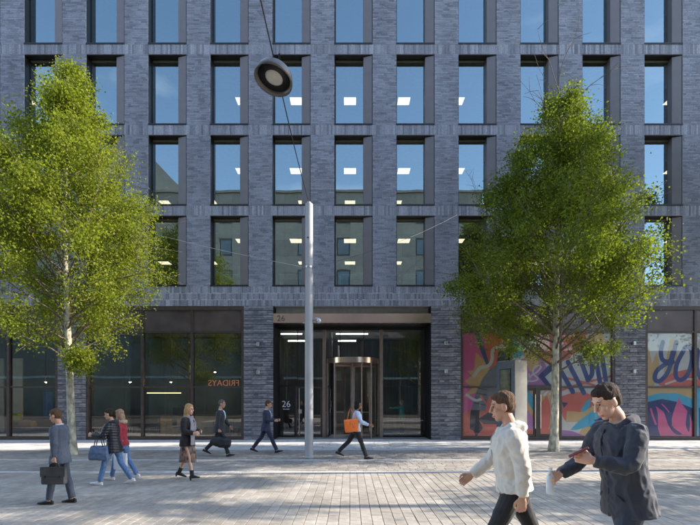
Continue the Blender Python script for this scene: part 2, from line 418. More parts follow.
# ground-floor piers of rough banded brick
PIERS = [(-129.5,-100.5),(57.5,85.7),(243.7,273.2),(431.2,460.7),(615.3,645.6),(802,832)]
BH = .2; NB = int(ZS/BH); bandv = {}
def band_mesh(w, seed):
    rnd = random.Random(seed); mb = MB(); h = ZS/NB
    for q in range(2):
        z0 = .012+q*(h-.014)/2; z1 = z0+(h-.014)/2-.005
        x = 0
        while x < w-.01:
            l = rnd.choice((.29,.36,.42,.22)); x1 = min(x+l, w)
            if w-x1 < .08: x1 = w
            dy = rnd.uniform(-.012,.014); ns = 5
            top = []
            g = [[(x+.002+(x1-x-.005)*i/ns, dy+rnd.uniform(-.007,.007)+(.006 if j in (0,2) else 0), z0+(z1-z0)*j/2) for i in range(ns+1)] for j in range(3)]
            vs = [p for rw in g for p in rw]; fs = [(j*(ns+1)+i, j*(ns+1)+i+1, (j+1)*(ns+1)+i+1, (j+1)*(ns+1)+i) for j in range(2) for i in range(ns)]
            n0 = len(vs); vs += [(p[0],.06,p[2]) for p in g[2]]+[(p[0],.06,p[2]) for p in g[0]]
            for i in range(ns):
                fs.append((2*(ns+1)+i, 2*(ns+1)+i+1, n0+i+1, n0+i)); fs.append((i+1, i, n0+ns+1+i, n0+ns+2+i))
            vs += [(x+.002,.06,z0+(z1-z0)*.5),(x1-.003,.06,z0+(z1-z0)*.5)]; e0 = len(vs)-2
            fs.append((0, ns+1, 2*(ns+1), n0, n0+ns+1)); fs.append((ns, n0+2*ns+1, n0+ns, 3*ns+2, 2*ns+1))
            mb.add(vs, fs); x = x1
    return mb.mesh('brick_band', M['band'])
for pi, (a, b) in enumerate(PIERS):
    x0, x1 = fx(a), fx(b); w = x1-x0
    pr = MB(); pr.box(x0+.012, x1-.012, .04, .7, 0, ZS-.002); po = pr.build('pier', M['slot'], bld)
    vm = [band_mesh(w, 10*pi+q) for q in range(5)]
    for i in range(NB): link('brick_band', vm[(i*3+random.randint(0,1))%5], po, (x0, 0, i*ZS/NB))
# shopfronts
GP = .15
def pane_at(parent, x0, x1, z0, z1, y, m='shopglass', name='pane'):
    return MB().add([(x0,y,z0),(x1,y,z0),(x1,y,z1),(x0,y,z1)], [(0,1,2,3)]).build(name, M[m], parent)
ZTR, ZF0, ZF1 = fz(387), fz(331.5), fz(308.5)
def bay(a, b, mull, glaze=True, skip=()):
    x0, x1 = fx(a), fx(b); fr = MB(); t = .055
    fr.box(x0, x0+.11, .02, .28, 0, ZS-.01); fr.box(x1-.11, x1, .02, .28, 0, ZS-.01)
    fr.box(x0+.11, x1-.11, .02, .28, 0.02, .15); fr.box(x0+.11, x1-.11, .02, .28, ZF1-.06, ZS-.01)
    fr.box(x0+.11, x1-.11, .05, .26, ZF0-.05, ZF0+.03)
    xs = [x0+.11]+[fx(m) for m in mull]+[x1-.11]
    for i in range(1, len(xs)-1): fr.box(xs[i]-t, xs[i]+t, .045, .265, .15, ZF1-.06)
    for i in range(len(xs)-1):
        if i not in skip: fr.box(xs[i]+(t if i else 0), xs[i+1]-(t if i < len(xs)-2 else 0), .08, .22, ZTR-.035, ZTR+.035)
    fo = fr.build('shopfront', M['bronze'], bld)
    for i in range(len(xs)-1):
        l, r_ = xs[i]+(t if i else 0), xs[i+1]-(t if i < len(xs)-2 else 0)
        MB().box(l, r_, .09, .2, ZF0+.03, ZF1-.06).build('fascia_panel', M['fascia'], fo)
        if glaze:
            pane_at(fo, l, r_, .15, ZTR-.035, GP); pane_at(fo, l, r_, ZTR+.035, ZF0-.05, GP)
    return fo, xs
bay(-100.5, 57.5, (-47.5, 7))
bay(85.7, 243.7, (141.5, 191.5))
shop_r, xr_ = bay(460.7, 615.3, (511.5, 561), glaze=False, skip=(1,))
shop_rr, xrr_ = bay(645.6, 802, (696.5, 748), glaze=False)
# entrance recess
ER = 1.4; s2 = F/(D+ER)
def ex(px): return (px-350)/s2
def ez(py): return CH+(YH-py)/s2
xe0, xe1 = fx(273.2), fx(431.2)
en = MB(); ZH = ez(330)
en.box(xe0, xe0+.05, .03, ER+.1, .02, ZS-.02); en.box(xe1-.05, xe1, .03, ER+.1, .02, ZS-.02)
en.box(xe0+.05, xe1-.05, .12, ER+.1, ZH+.13, ZH+.2); en.box(xe0+.05, xe1-.05, .75, .8, ZH+.2, ZS-.02)
en.build('entrance_lining', mat('matt_black_lining', (.012,.012,.013), .75, spec=.15), bld)
cn = MB().box(xe0+.0, xe1-.0, -.03, .14, fz(322.9), fz(313.6)).build('canopy_fascia', M['copper'], bld)
MB().box(xe0+.05, xe1-.05, .145, ER+.1, fz(322.4), fz(321.4)).build('canopy_soffit', M['darkmetal'], bld)
def text_mesh(body, size, name, m, extrude=.004):
    cu = bpy.data.curves.new(name, 'FONT'); cu.body = body; cu.size = size; cu.extrude = extrude; cu.align_x = 'CENTER'; cu.resolution_u = 4
    o = bpy.data.objects.new(name, cu); col.objects.link(o); bpy.context.view_layer.update()
    me = bpy.data.meshes.new_from_object(o.evaluated_get(bpy.context.evaluated_depsgraph_get()))
    bpy.data.objects.remove(o); bpy.data.curves.remove(cu); me.name = name
    me.materials.clear(); me.materials.append(m); return me
t = link('number', text_mesh('26', .36, 'number', M['fascia']), cn, (fx(281), -.036, fz(321.2))); t.rotation_euler = (R(90),0,0)
sf = MB()
xs0, xs1, xd0, xp0, xp1, xs2 = ex(277), ex(295), ex(297), ex(322.5), ex(379.5), ex(424.5)
sf.box(xe0+.05, xe1-.05, ER-.04, ER+.1, ZH, ZH+.13)
sf.box(xe0+.05, xs0+.04, ER-.04, ER+.06, .02, ZH); sf.box(xs2, xe1-.05, ER-.04, ER+.06, .02, ZH)
sf.box(xs0+.04, xp0, ER-.03, ER+.05, ez(386)-.03, ez(386)+.03)
sf.box(xs1-.03, xs1+.03, ER-.03, ER+.05, .02, ez(386)-.03)
sf.box(xs0+.04, xs1-.03, ER-.03, ER+.05, .02, .09); sf.box(xp1+.16, xs2, ER-.03, ER+.05, .02, .09)
sf.box(xp1+.16, xs2, ER-.02, ER+.04, ez(386)-.012, ez(386)+.012)
for px in (297.5, 340, 364): sf.box(ex(px)-.015, ex(px)+.015, ER-.02, ER+.04, (ez(386)+.03 if px < 322 else 3.72), ZH)
sf.mi = 1
sf.box(xp0, xp0+.16, ER-.06, ER+.08, .02, ZH); sf.box(xp1, xp1+.16, ER-.06, ER+.08, .02, ZH)
ens = sf.build('entrance_screen', [M['black'], M['doorbronze']], bld)
for (a, b, z0, z1) in ((xs0+.04, xs1-.03, .09, ez(386)-.03), (xs0+.04, ex(297.5)-.015, ez(386)+.03, ZH), (ex(297.5)+.015, xp0, ez(386)+.03, ZH),
                       (xp0+.16, ex(340)-.015, 3.72, ZH), (ex(340)+.015, ex(364)-.015, 3.72, ZH), (ex(364)+.015, xp1, 3.72, ZH), (xp1+.16, xs2, .09, ez(386)-.012), (xp1+.16, xs2, ez(386)+.012, ZH)):
    pane_at(ens, a, b, z0, z1, ER+.01)
t = link('number', text_mesh('26', .42, 'number', M['whiteprint'], .001), ens, (ex(286.2), ER-.005, ez(407))); t.rotation_euler = (R(90),0,0)
MB().box(ex(283), ex(289.5), ER-.006, ER-.004, ez(409.4), ez(408.8)).build('number_rule', M['whiteprint'], ens)
dots = MB()
for (a, b, py) in ((382,423,420.5),):
    n = int((b-a)*.75)
    for i in range(n):
        xx = ex(a+(b-a)*(i+.5)/n); dots.box(xx-.02, xx+.02, ER-.006 if py > 415 else .35, ER-.003 if py > 415 else .353, ez(py)-.018, ez(py)+.018)
dots.build('glass_marking', M['whiteprint'], ens, kind='stuff')
dr = MB(); dz1 = ez(386)-.035
dr.box(xs1+.032, xs1+.11, ER-.025, ER+.035, .03, dz1); dr.box(xp0-.09, xp0-.005, ER-.025, ER+.035, .03, dz1)
dr.box(xs1+.11, xp0-.09, ER-.025, ER+.035, .03, .14); dr.box(xs1+.11, xp0-.09, ER-.025, ER+.035, dz1-.07, dz1)
dro = dr.build('door', M['bronze'], bld); pane_at(dro, xs1+.11, xp0-.09, .14, dz1-.07, ER+.012)
hd = MB().tube([(ex(299.3),ER-.09,.1),(ex(299.3),ER-.09,dz1-.08)], .022, 10); 
for z in (.3, 1.2, 2.0): hd.tube([(ex(299.3),ER-.09,z),(ex(299.3),ER-.02,z)], .012, 8)
hd.build('pull_handle', M['steel'], dro)
MB().bbox(ex(298.2), ex(302), ER-.075, ER-.027, 1.12, 1.32, .01).build('entry_panel', M['steel'], dro)
# revolving door
xc, yc, rr = (xp0+xp1)/2+.08, ER+.02, (xp1-xp0)/2-.10
rd = MB(); rd.lathe([(rr*.2,3.42),(rr,3.42),(rr,3.66),(rr*.2,3.70)], 40, (xc,yc,0)); rvo = rd.build('revolving_door', M['copper'], bld)
smooth_by_angle(rvo)
for sgn in (1, -1):
    arc = [(xc+sgn*rr*math.cos(R(q)), yc+rr*math.sin(R(q))) for q in range(-48, 49, 8)]
    mb = MB(); vs = [(x,y,z) for z in (.06,3.42) for (x,y) in arc]; n = len(arc)
    mb.add(vs, [(i,i+1,n+i+1,n+i) for i in range(n-1)]); mb.build('curved_pane', M['shopglass'], rvo, smooth=True)
    for e in (arc[0], arc[-1]): MB().box(e[0]-.03, e[0]+.03, e[1]-.04, e[1]+.04, .02, 3.42).build('drum_post', M['doorbronze'], rvo)
MB().tube([(xc,yc,.02),(xc,yc,3.44)], .045, 12).build('centre_shaft', M['steel'], rvo)
for q in (20, 110, 200, 290):
    m = Matrix.Translation((xc,yc,0)) @ Matrix.Rotation(R(q), 4, 'Z'); f = MB()
    f.box(.05, rr-.06, -.02, .02, .03, .16, m); f.box(.05, rr-.06, -.02, .02, 3.30, 3.40, m); f.box(rr-.12, rr-.06, -.02, .02, .16, 3.30, m); f.box(.05, .1, -.02, .02, .16, 3.30, m)
    wg = f.build('door_wing', M['doorbronze'], rvo)
    MB().add([m @ Vector(p) for p in ((.1,0,.16),(rr-.12,0,.16),(rr-.12,0,3.30),(.1,0,3.30))], [(0,1,2,3)]).build('wing_pane', M['clear'], wg)

# ------------------------------------------------------------------ murals: flat vinyl print behind the right-hand shopfronts
VC = dict(pink=(.90,.24,.55), coral=(.90,.28,.23), tan=(.86,.62,.34), blue=(.12,.17,.43), sky=(.16,.62,.85), white=(.88,.86,.85), navy=(.09,.10,.30), lilac=(.66,.32,.66), slate=(.31,.33,.39), dslate=(.10,.105,.14), hot=(.88,.22,.46))
VK = list(VC); VM = [mat('vinyl_'+k, c, .5, var=.05, scale=3, coat=.15) for k, c in VC.items()]
def clip(poly, x0, x1, z0, z1):
    for (ax, val, keep) in ((0,x0,1),(0,x1,-1),(1,z0,1),(1,z1,-1)):
        out = []
        for i in range(len(poly)):
            p, q = poly[i-1], poly[i]; ip = (p[ax]-val)*keep >= 0; iq = (q[ax]-val)*keep >= 0
            if ip != iq:
                t_ = (val-p[ax])/(q[ax]-p[ax]); out.append((p[0]+(q[0]-p[0])*t_, p[1]+(q[1]-p[1])*t_))
            if iq: out.append(q)
        poly = out
        if len(poly) < 3: return []
    return poly
SG = F/(D+GP)
def sx(px): return (px-350)/SG
def sz(py): return CH+(YH-py)/SG
def bez(pts, n=10):                        # smooth curve through points (Catmull-Rom)
    P = [pts[0]]+list(pts)+[pts[-1]]; out = []
    for i in range(1, len(P)-2):
        for j in range(n):
            t_ = j/n; a, b, c, d_ = P[i-1], P[i], P[i+1], P[i+2]
            out.append(tuple(.5*((2*b[k])+(-a[k]+c[k])*t_+(2*a[k]-5*b[k]+4*c[k]-d_[k])*t_**2+(-a[k]+3*b[k]-3*c[k]+d_[k])*t_**3) for k in (0,1)))
    out.append(tuple(pts[-1])); return out
class Mural:
    def __init__(s, x0, x1, z0, z1): s.r = (x0,x1,z0,z1); s.mb = MB(); s.l = 0; s.y = GP+.012
    def poly(s, c, pts, smooth=False, world=False):
        if smooth: pts = bez(list(pts)+[pts[0]])[:-1]
        q = pts if world else [(sx(a), sz(b)) for a, b in pts]
        q = clip(q, *s.r)
        if len(q) < 3: return
        s.l += 1; y = s.y-.0004*s.l
        s.mb.mi = VK.index(c); s.mb.add([(a,y,b) for a, b in q], [tuple(range(len(q)))])
    def stroke(s, c, pts, w, smooth=True):
        P = [Vector((sx(a), sz(b))) for a, b in (bez(pts, 8) if smooth else pts)]; hw = w/SG/2
        s.l += 1; y = s.y-.0004*s.l; s.mb.mi = VK.index(c)
        def put(q, e):
            q = clip([tuple(v) for v in q], *s.r)
            if len(q) >= 3: s.mb.add([(a,y-e,b) for a, b in q], [tuple(range(len(q)))])
        for i in range(len(P)-1):
            d_ = P[i+1]-P[i]
            if d_.length < 1e-6: continue
            nrm = Vector((-d_.y, d_.x)).normalized()*hw
            put([P[i]+nrm, P[i]-nrm, P[i+1]-nrm, P[i+1]+nrm], .00001*(i%7))
        for i, p in enumerate(P): put([p+Vector((math.cos(q*math.pi/5), math.sin(q*math.pi/5)))*hw for q in range(10)], .00008+.000011*(i%9))
    def done(s, parent): return s.mb.build('mural_print', VM, parent)
tt = .055
def rect(c, mu): mu.poly(c, [(mu.r[0],mu.r[2]),(mu.r[1],mu.r[2]),(mu.r[1],mu.r[3]),(mu.r[0],mu.r[3])], world=True)
def panes(xs, i, last):
    l, r_ = xs[i]+(tt if i else 0), xs[i+1]-(tt if i < last else 0); return l, r_
def figure_panel(u):                       # crouched grey figure, drawn across both halves of the first pane
    u.poly('coral', [(486,325),(513,325),(513,440),(462,440),(462,412),(476,406),(484,386)])
    u.poly('pink', [(462,386),(484,386),(478,404),(462,414)])
    u.poly('lilac', [(505,325),(513,325),(513,352),(508,349),(504,338)])
    u.poly('blue', [(474,330),(479,330),(490,366),(487,366),(481,352)])
    u.poly('tan', [(476,352),(484,360),(487,366),(493,372),(488,380),(476,380),(467,371),(474,370)])
    u.poly('tan', [(465,381),(474,374),(486,372),(486,384),(478,392),(463,397),(472,388)])
    u.poly('slate', [(483,378),(490,369),(498,364),(513,362),(513,402),(489,396),(485,411),(471,411),(475,395)])
    u.poly('dslate', [(497,362),(499,352),(505,349),(511,352),(512,364),(504,368)], True)
    for q in range(4): u.stroke('dslate', [(478-q*1.1,388+q*5),(487-q*.7,390+q*5)], .9, False)
    u.poly('dslate', [(471,410),(480,410),(479,420),(483,428),(476,437),(474,431),(470,429),(470,418)])
    u.poly('dslate', [(478,419),(492,410),(513,408),(513,424),(484,424)])
    u.stroke('white', [(474,376),(480,368),(488,366),(492,360),(493,350),(500,346.5),(509,346)], 3.4)
    u.stroke('white', [(467,395),(475,400),(482,399)], 2.8)
    u.stroke('coral', [(481,396),(486,403),(492,409)], 2.0)
def abstract_a(u):
    u.poly('lilac', [(520,360),(540,356),(548,384),(513,392),(513,368)], True)
    u.poly('coral', [(535,330),(562,330),(562,366),(548,364),(538,352)], True)
    u.poly('sky', [(512,330),(530,330),(526,350),(518,358),(512,354)], True)
    u.poly('tan', [(522,350),(536,346),(540,366),(530,372)])
    u.poly('navy', [(538,376),(552,362),(562,366),(562,388),(548,388)])
    u.poly('white', [(545,377),(555,368),(562,374),(562,382),(552,386)])
    u.stroke('white', [(527,384),(531,376),(537,372),(541,367),(536,366),(533,373),(538,379),(530,381),(529,374)], 1.7)
    u.poly('sky', [(527,388),(533,396),(534,412),(528,402)]); u.poly('coral', [(536,400),(546,402),(550,424),(540,440),(528,440)], True)
    u.poly('tan', [(538,392),(552,390),(562,402),(562,424),(548,416)], True); u.poly('coral', [(541,404),(547,396),(551,412),(547,424)], True)
    u.poly('lilac', [(528,410),(536,424),(544,440),(520,440),(513,428)], True); u.poly('coral', [(513,420),(530,430),(562,428),(562,442),(513,442)])
    for q in range(3): u.stroke('white', [(538+q*6,396-q),(544+q*6,390-q)], 2.4, False)
def letters(u):                            # tilted blue letter strokes over coral and blue shapes
    u.poly('coral', [(562,325),(590,325),(580,350),(562,362)]); u.poly('tan', [(580,340),(600,330),(612,350),(590,362)])
    u.stroke('coral', [(562,390),(580,384),(612,376)], 2.2); u.stroke('coral', [(562,377),(590,384),(612,392)], 2.2)
    u.poly('coral', [(562,396),(578,392),(592,396),(590,410),(570,422),(562,414)], True)
    u.poly('tan', [(567,411),(580,412),(604,402),(606,412),(586,422),(566,422)])
    u.poly('tan', [(586,422),(604,432),(612,440),(575,440)]); u.poly('lilac', [(562,430),(572,431),(588,437),(600,440),(562,440)])
    u.poly('navy', [(584,422),(596,416),(606,418),(612,416),(612,434),(596,430)], True)
    u.poly('sky', [(570,430),(580,420),(594,410),(612,402),(612,414),(594,420),(603,431),(590,426),(577,430)], False)
    u.poly('sky', [(581,410),(586,402),(591,399),(589,408),(583,412)], True)
    u.poly('navy', [(562,402),(568,403),(564,408)])
    for p in ([(561,371),(573,392)], [(568,362),(584,393)], [(580,358),(588,380)], [(594,349),(600,382)]): u.stroke('blue', p, 4.6, False)
    u.stroke('blue', [(588,380),(592,374),(592,364)], 4.6); u.stroke('blue', [(594,352),(597,349),(601,351),(606,381)], 4.6)
def you_panel(u):
    u.poly('tan', [(648,348),(655,342),(660,366),(654,386),(648,386)]); u.poly('tan', [(664,372),(670,340),(674,338),(678,358),(672,380)]); u.poly('tan', [(690,334),(696,336),(697,342),(693,341)])
    u.poly('white', [(648,340),(652,332),(658,350),(652,364)]); u.poly('coral', [(660,380),(676,372),(697,370),(697,386),(662,386)], True)
    u.stroke('white', [(666,384),(682,379),(697,380)], 2)
    for w in (4.4,):
        u.stroke('blue', [(663,342),(661,352),(663,360),(670,361),(673,352)], w); u.stroke('blue', [(676.5,342),(673,356),(668,372),(660,381),(655,379),(657,371),(666,364),(673,362)], w)
        u.stroke('blue', [(684,350),(677,364),(676,376),(681,380),(688,374),(692,360),(691,349),(686,347),(683,352)], w)
def flame_panel(u):
    u.poly('tan', [(648,388),(697,388),(697,400),(672,393),(648,396)]); u.poly('sky', [(648,396),(660,393),(676,393),(697,400),(697,410),(676,402),(648,402)])
    u.poly('navy', [(648,402),(662,399),(678,402),(697,410),(697,440),(648,440)])
    u.poly('hot', [(656,406),(664,412),(668,424),(672,431),(672,418),(675,408),(679,397),(682,404),(690,414),(692,422),(697,408),(697,442),(662,442),(658,428),(658,414)])
    u.poly('navy', [(668,420),(674,428),(682,434),(676,434),(671,429)], True); u.poly('navy', [(688,408),(689.5,408),(690,424),(689,432),(686,424)], True)
    u.stroke('hot', [(651,409),(653,416),(656,424)], 2); u.stroke('hot', [(662,404),(666,408),(669,412)], 1.2)
def next_panel(u):                         # the word carries on past the frame
    u.poly('tan', [(722,340),(732,334),(736,356),(744,384),(728,384)]); u.poly('coral', [(699,376),(730,370),(746,380),(746,388),(699,388)], True)
    u.stroke('blue', [(698,350),(697,366),(701,378),(709,378),(715,366),(717,350)], 4.4); u.stroke('blue', [(717,352),(717,372),(722,380)], 4.4)
    u.poly('navy', [(699,408),(720,400),(746,410),(746,440),(699,440)]); u.poly('hot', [(704,414),(716,404),(728,424),(738,408),(744,440),(702,440)])
xsl = xr_; last = 2
for (xs, par, idx, fn, fl, bgt, bgb) in ((xr_, shop_r, 0, figure_panel, None, 'pink', 'coral'), (xr_, shop_r, 2, letters, None, 'white', 'white'),
                                (xrr_, shop_rr, 0, you_panel, flame_panel, 'white', 'navy'), (xrr_, shop_rr, 1, next_panel, None, 'white', 'sky'), (xrr_, shop_rr, 2, flame_panel, None, 'tan', 'lilac')):
    l, r_ = panes(xs, idx, 2)
    for (z0, z1, f, b_) in ((.15, ZTR-.035, fl or fn, bgb), (ZTR+.035, ZF0-.05, fn, bgt)):
        u = Mural(l, r_, z0, z1); rect(b_, u); f(u); u.done(par); pane_at(par, l, r_, z0, z1, GP-.02, 'clear')
l, r_ = panes(xr_, 1, 2)
u = Mural(l, r_, ZTR+.08, ZF0-.05); rect('white', u); abstract_a(u); u.done(shop_r); pane_at(shop_r, l, r_, ZTR+.08, ZF0-.05, GP-.02, 'clear')
fb = MB(); fb.box(l, r_, .06, .24, ZTR-.06, ZTR+.08)
xm = fx(538.5); fb.box(xm-.10, xm+.06, .05, .25, .15, ZTR-.06); fb.build('door_frame', M['bronze'], shop_r)
for (a, b) in ((l, xm-.10), (xm+.06, r_)):
    dl = MB(); dl.box(a+.004, a+.06, .09, .2, .155, ZTR-.065); dl.box(b-.06, b-.004, .09, .2, .155, ZTR-.065); dl.box(a+.06, b-.06, .09, .2, .155, .24); dl.box(a+.06, b-.06, .09, .2, ZTR-.14, ZTR-.065)
    dlo = dl.build('door', M['bronze'], bld)
    u = Mural(a+.06, b-.06, .24, ZTR-.14); rect('tan', u); abstract_a(u); u.done(dlo); pane_at(dlo, a+.06, b-.06, .24, ZTR-.14, GP-.02, 'clear')
    hx = b-.035 if a == l else a+.035
    MB().tube([(hx,.0,.5),(hx,.0,2.0)], .014, 8).tube([(hx,.0,.6),(hx,.095,.6)], .009, 6).tube([(hx,.0,1.9),(hx,.095,1.9)], .009, 6).build('pull_handle', M['steel'], dlo)

# ------------------------------------------------------------------ trees
def prof_r(prof, z):
    if z <= prof[0][0] or z >= prof[-1][0]: return 0
    for (a, ra), (b, rb) in zip(prof, prof[1:]):
        if a <= z <= b: return ra+(rb-ra)*(z-a)/(b-a)
def tree(name, label, x, y, prof, leaf, nleaf, lsize, seed, lean=(0,0), trunk_r=.16, first=2.6, nbr=60, group=None, bare=0, cl_n=46, cl_s=.19):
    rnd = random.Random(seed); g = np.random.default_rng(seed)
    root = empty(name, (x,y,0)); tag(root, label, 'tree', group)
    zt = prof[-1][0]; pts, rad = [], []
    wob = [rnd.uniform(0,6.3) for _ in range(4)]
    def axis(z):
        t = z/zt; return Vector((lean[0]*t**.8+.07*math.sin(2.1*t*3+wob[0])*t*1.5, lean[1]*t+.07*math.sin(1.7*t*3+wob[1])*t*1.5, z))
    for i in range(19):
        t = i/18; pts.append(axis(t*zt*.97)); rad.append(trunk_r*(1-t)**.85+.012+(.06*trunk_r/.16 if i == 0 else 0)*1)
    tk = MB().tube([(0,0,-.05)]+pts, [trunk_r*1.5]+rad, 12); tko = tk.build('trunk', M['bark'], root, smooth=True)
    br = MB(); ends = []
    def limb(p, d, L, r0, lvl):
        n = 5 if lvl == 0 else 4; q = p.copy(); P = [q.copy()]; rr_ = [r0]
        for i in range(n):
            d = (d+Vector((rnd.gauss(0,.12),rnd.gauss(0,.12),rnd.gauss(0,.10)+(.05 if lvl == 0 else -.02)))).normalized()
            q = q+d*(L/n); P.append(q.copy()); rr_.append(max(.004, r0*(1-(i+1)/n*.85)))
            if lvl == 0 and i >= 1:
                for s_ in range(2): 
                    dd = (d+Vector((rnd.gauss(0,.7),rnd.gauss(0,.7),rnd.gauss(.05,.45)))).normalized(); limb(q, dd, L*rnd.uniform(.28,.5), r0*.45, 1)
            if lvl == 1 and i >= 1: ends.append(q.copy())
            if lvl == 0 and i >= 2: ends.append(q.copy())
        br.tube(P, rr_, 5 if lvl == 0 else 4)
    zs_ = [first+(zt*.95-first)*q/80 for q in range(81)]; cw = [0]
    for q in zs_[1:]: cw.append(cw[-1]+(prof_r(prof, q+.6)+.22)**1.25)
    for i in range(nbr):
        t = (i+rnd.random())/nbr; z = float(np.interp(t*cw[-1], cw, zs_)); t = (z-first)/(zt*.95-first)
        a = i*2.399+rnd.uniform(-.4,.4)
        up = rnd.uniform(.35,.8)+.5*t; d = Vector((math.cos(a), math.sin(a), up)).normalized()
        # length until the limb leaves the crown outline
        p = axis(z); L = .3
        while L < 6:
            q = p+d*L
            if math.hypot(q.x-axis(q.z).x, q.y-axis(q.z).y) > prof_r(prof, q.z)*rnd.uniform(.86,1.0): break
            L += .12
        limb(p, d, L, max(.010, trunk_r*.26*(1-t)+.008), 0)
    if bare:
        for i in range(bare):
            a = rnd.uniform(0,6.3); p = axis(zt*rnd.uniform(.78,.97)); d = Vector((math.cos(a)*.55, math.sin(a)*.3, 1)).normalized(); q = p.copy(); P = [p]
            for k in range(7):
                d = (d+Vector((rnd.gauss(0,.16),rnd.gauss(0,.1),rnd.gauss(-.05,.08)))).normalized(); q = q+d*.34; P.append(q.copy())
                if k > 1:
                    e = (d+Vector((rnd.gauss(0,.8),rnd.gauss(0,.5),rnd.gauss(0,.3)))).normalized(); br.tube([q, q+e*.25, q+e*.5+Vector((0,0,-.06))], [.008,.006,.004], 4)
            br.tube(P, [.017-.0017*k for k in range(8)], 4)
    br.build('branches', M['twig'], root, smooth=True, kind='stuff')
    E = np.array([tuple(p) for p in ends]); 
    # keep leaf clusters inside the outline, thin them unevenly so that gaps stay
    ax = np.array([tuple(axis(z)) for z in E[:,2]]); rr_ = np.hypot(E[:,0]-ax[:,0], E[:,1]-ax[:,1]); lim = np.array([prof_r(prof, z) for z in E[:,2]])
    ok = (rr_ < lim*1.12+.1) & (E[:,2] > prof[0][0]); E = E[ok]
    lo_ = np.array([noise.noise(Vector(p)*1.05+Vector((seed,0,0))) for p in E]); E = E[g.random(len(E)) < np.clip(.9+1.5*lo_, .2, 1)]
    cn_ = max(1, nleaf//len(E))
    wts = g.gamma(1.6, 1/1.6, len(E)); cnt = np.maximum(1, (cn_*wts).astype(int))
    C = np.repeat(E, cnt, 0); C = C+g.normal(0, cl_s, C.shape)*np.array([1,1,.85])
    n = len(C); u = g.normal(size=(n,3)); u[:,2] -= .5; u /= np.linalg.norm(u, axis=1)[:,None]
    w = g.normal(size=(n,3)); w -= (w*u).sum(1)[:,None]*u; w /= np.linalg.norm(w, axis=1)[:,None]
    s_ = (lsize*g.uniform(.5,1.4,n))[:,None]
    nrm = np.cross(u, w)
    V = np.empty((n,4,3)); V[:,0] = C; V[:,1] = C+u*s_*.5+w*s_*.36+nrm*s_*.1; V[:,2] = C+u*s_; V[:,3] = C+u*s_*.5-w*s_*.36+nrm*s_*.1
    me = bpy.data.meshes.new('crown'); me.vertices.add(4*n); me.vertices.foreach_set('co', V.reshape(-1))
    me.loops.add(4*n); me.loops.foreach_set('vertex_index', np.arange(4*n, dtype=np.int32))
    me.polygons.add(n); me.polygons.foreach_set('loop_start', np.arange(0,4*n,4,dtype=np.int32)); me.polygons.foreach_set('loop_total', np.full(n,4,dtype=np.int32))
    me.materials.append(leaf); me.update(calc_edges=True); me.validate()
    link('crown', me, root, kind='stuff')
    return root
dl_, dr_ = gd(454.6), gd(451.6)
tree('birch_tree', 'tall yellow-green birch with leaning pale trunk beside the cafe windows', gx(72.5,dl_), dl_,
     [(2.5,.3),(3.0,.9),(3.7,1.9),(5.0,2.6),(6.6,2.75),(8.2,2.35),(9.8,1.65),(11.4,.8),(12.9,.1)], M['leafA'], 125000, .07, 3, lean=(-.35,.1), trunk_r=.112, nbr=70)
tree('birch_tree', 'broad mid-green tree with bare top twigs in front of the mural windows', gx(553.5,dr_), dr_,
     [(2.6,.3),(3.1,1.3),(4.0,2.75),(5.5,3.1),(7.9,2.5),(9.6,1.75),(11.3,.8),(12.6,.1)], M['leafB'], 140000, .072, 11, lean=(.28,.1), trunk_r=.13, nbr=74, bare=9)
# first four: unseen trees added to shade the paving; last two show in the glass
OFF = [(14.2,8.3,17.6,10.2,4.2,21),(15.2,11.9,17.0,10.8,3.3,22),(17.5,8.6,9.3,3.0,2.6,23),(19,17.2,14,3.6,3.3,24),(7.2,-4.5,12.5,3.0,3.2,25),(-9.5,-5.5,13,3.0,3.3,26)]
OL = ['high-crowned tree on the open paving beyond the mural shop', 'high-crowned tree beside the drain channel beyond the mural shop', 'short leafy tree on the open paving beyond the mural shop',
      'large tree close to the brick wall beyond the mural shop', 'tree across the plaza mirrored in the entrance glass', 'tree across the plaza mirrored in the cafe glass']
for (x, y, h, zb, rm, sd), lb in zip(OFF, OL):
    pr_ = [(zb-.3,.3),(zb+.4,rm*.6),(zb+(h-zb)*.3,rm),(zb+(h-zb)*.6,rm*.85),(zb+(h-zb)*.85,rm*.5),(h,.2)]
    tree('plane_tree', lb, x, y, pr_, M['leafC'], 34000 if zb > 7 else 8000, .19 if zb > 7 else .17, sd, trunk_r=.2, first=zb-.2, nbr=34, cl_s=.3, group='plaza trees outside the view')

# ------------------------------------------------------------------ opposite building, seen only mirrored in the windows
M['stone'] = mat('beige_stone_cladding', (.27,.25,.215), .8, var=.12, scale=1.5, c2=(.35,.325,.28), island=1)
M['stonejoint'] = mat('stone_joint', (.22,.21,.19), .9)
ob = empty('stone_office', (0,-12,0)); tag(ob, 'pale stone office block across the plaza, mirrored in the windows', 'building')
OXL, OXR, OZ = -61.5, 15.0, 25.5
MB().box(OXL, OXR, -9, 0, 0, OZ).build('wall', M['stonejoint'], ob)
cl = MB(); wz = [1.0+i*3.6 for i in range(7)]
nx_ = int((OXR-OXL)/1.5); wins = []
for i in range(nx_):
    x0 = OXL+i*1.5
    for j in range(14):
        z0 = j*OZ/14; z1 = (j+1)*OZ/14
        if j < 5: continue
        if i % 3 == 1 and j % 2 == 0 and j < 13: wins.append((x0, x0+1.5, z0+.1, z1+.3)); continue
        if i % 3 == 1 and j % 2 == 1: z0 += .3
        cl.box(x0+.006, x0+1.494, .0, .08, z0+.006, z1-.006)
dg = mat('dark_glazed_base', (.03,.06,.07), .15, var=.6, scale=.5)
MB().box(OXL, OXR, .0, .12, 4.22, 4.48).build('floor_band', mat('pale_teal_band', (.25,.36,.38), .5), ob)
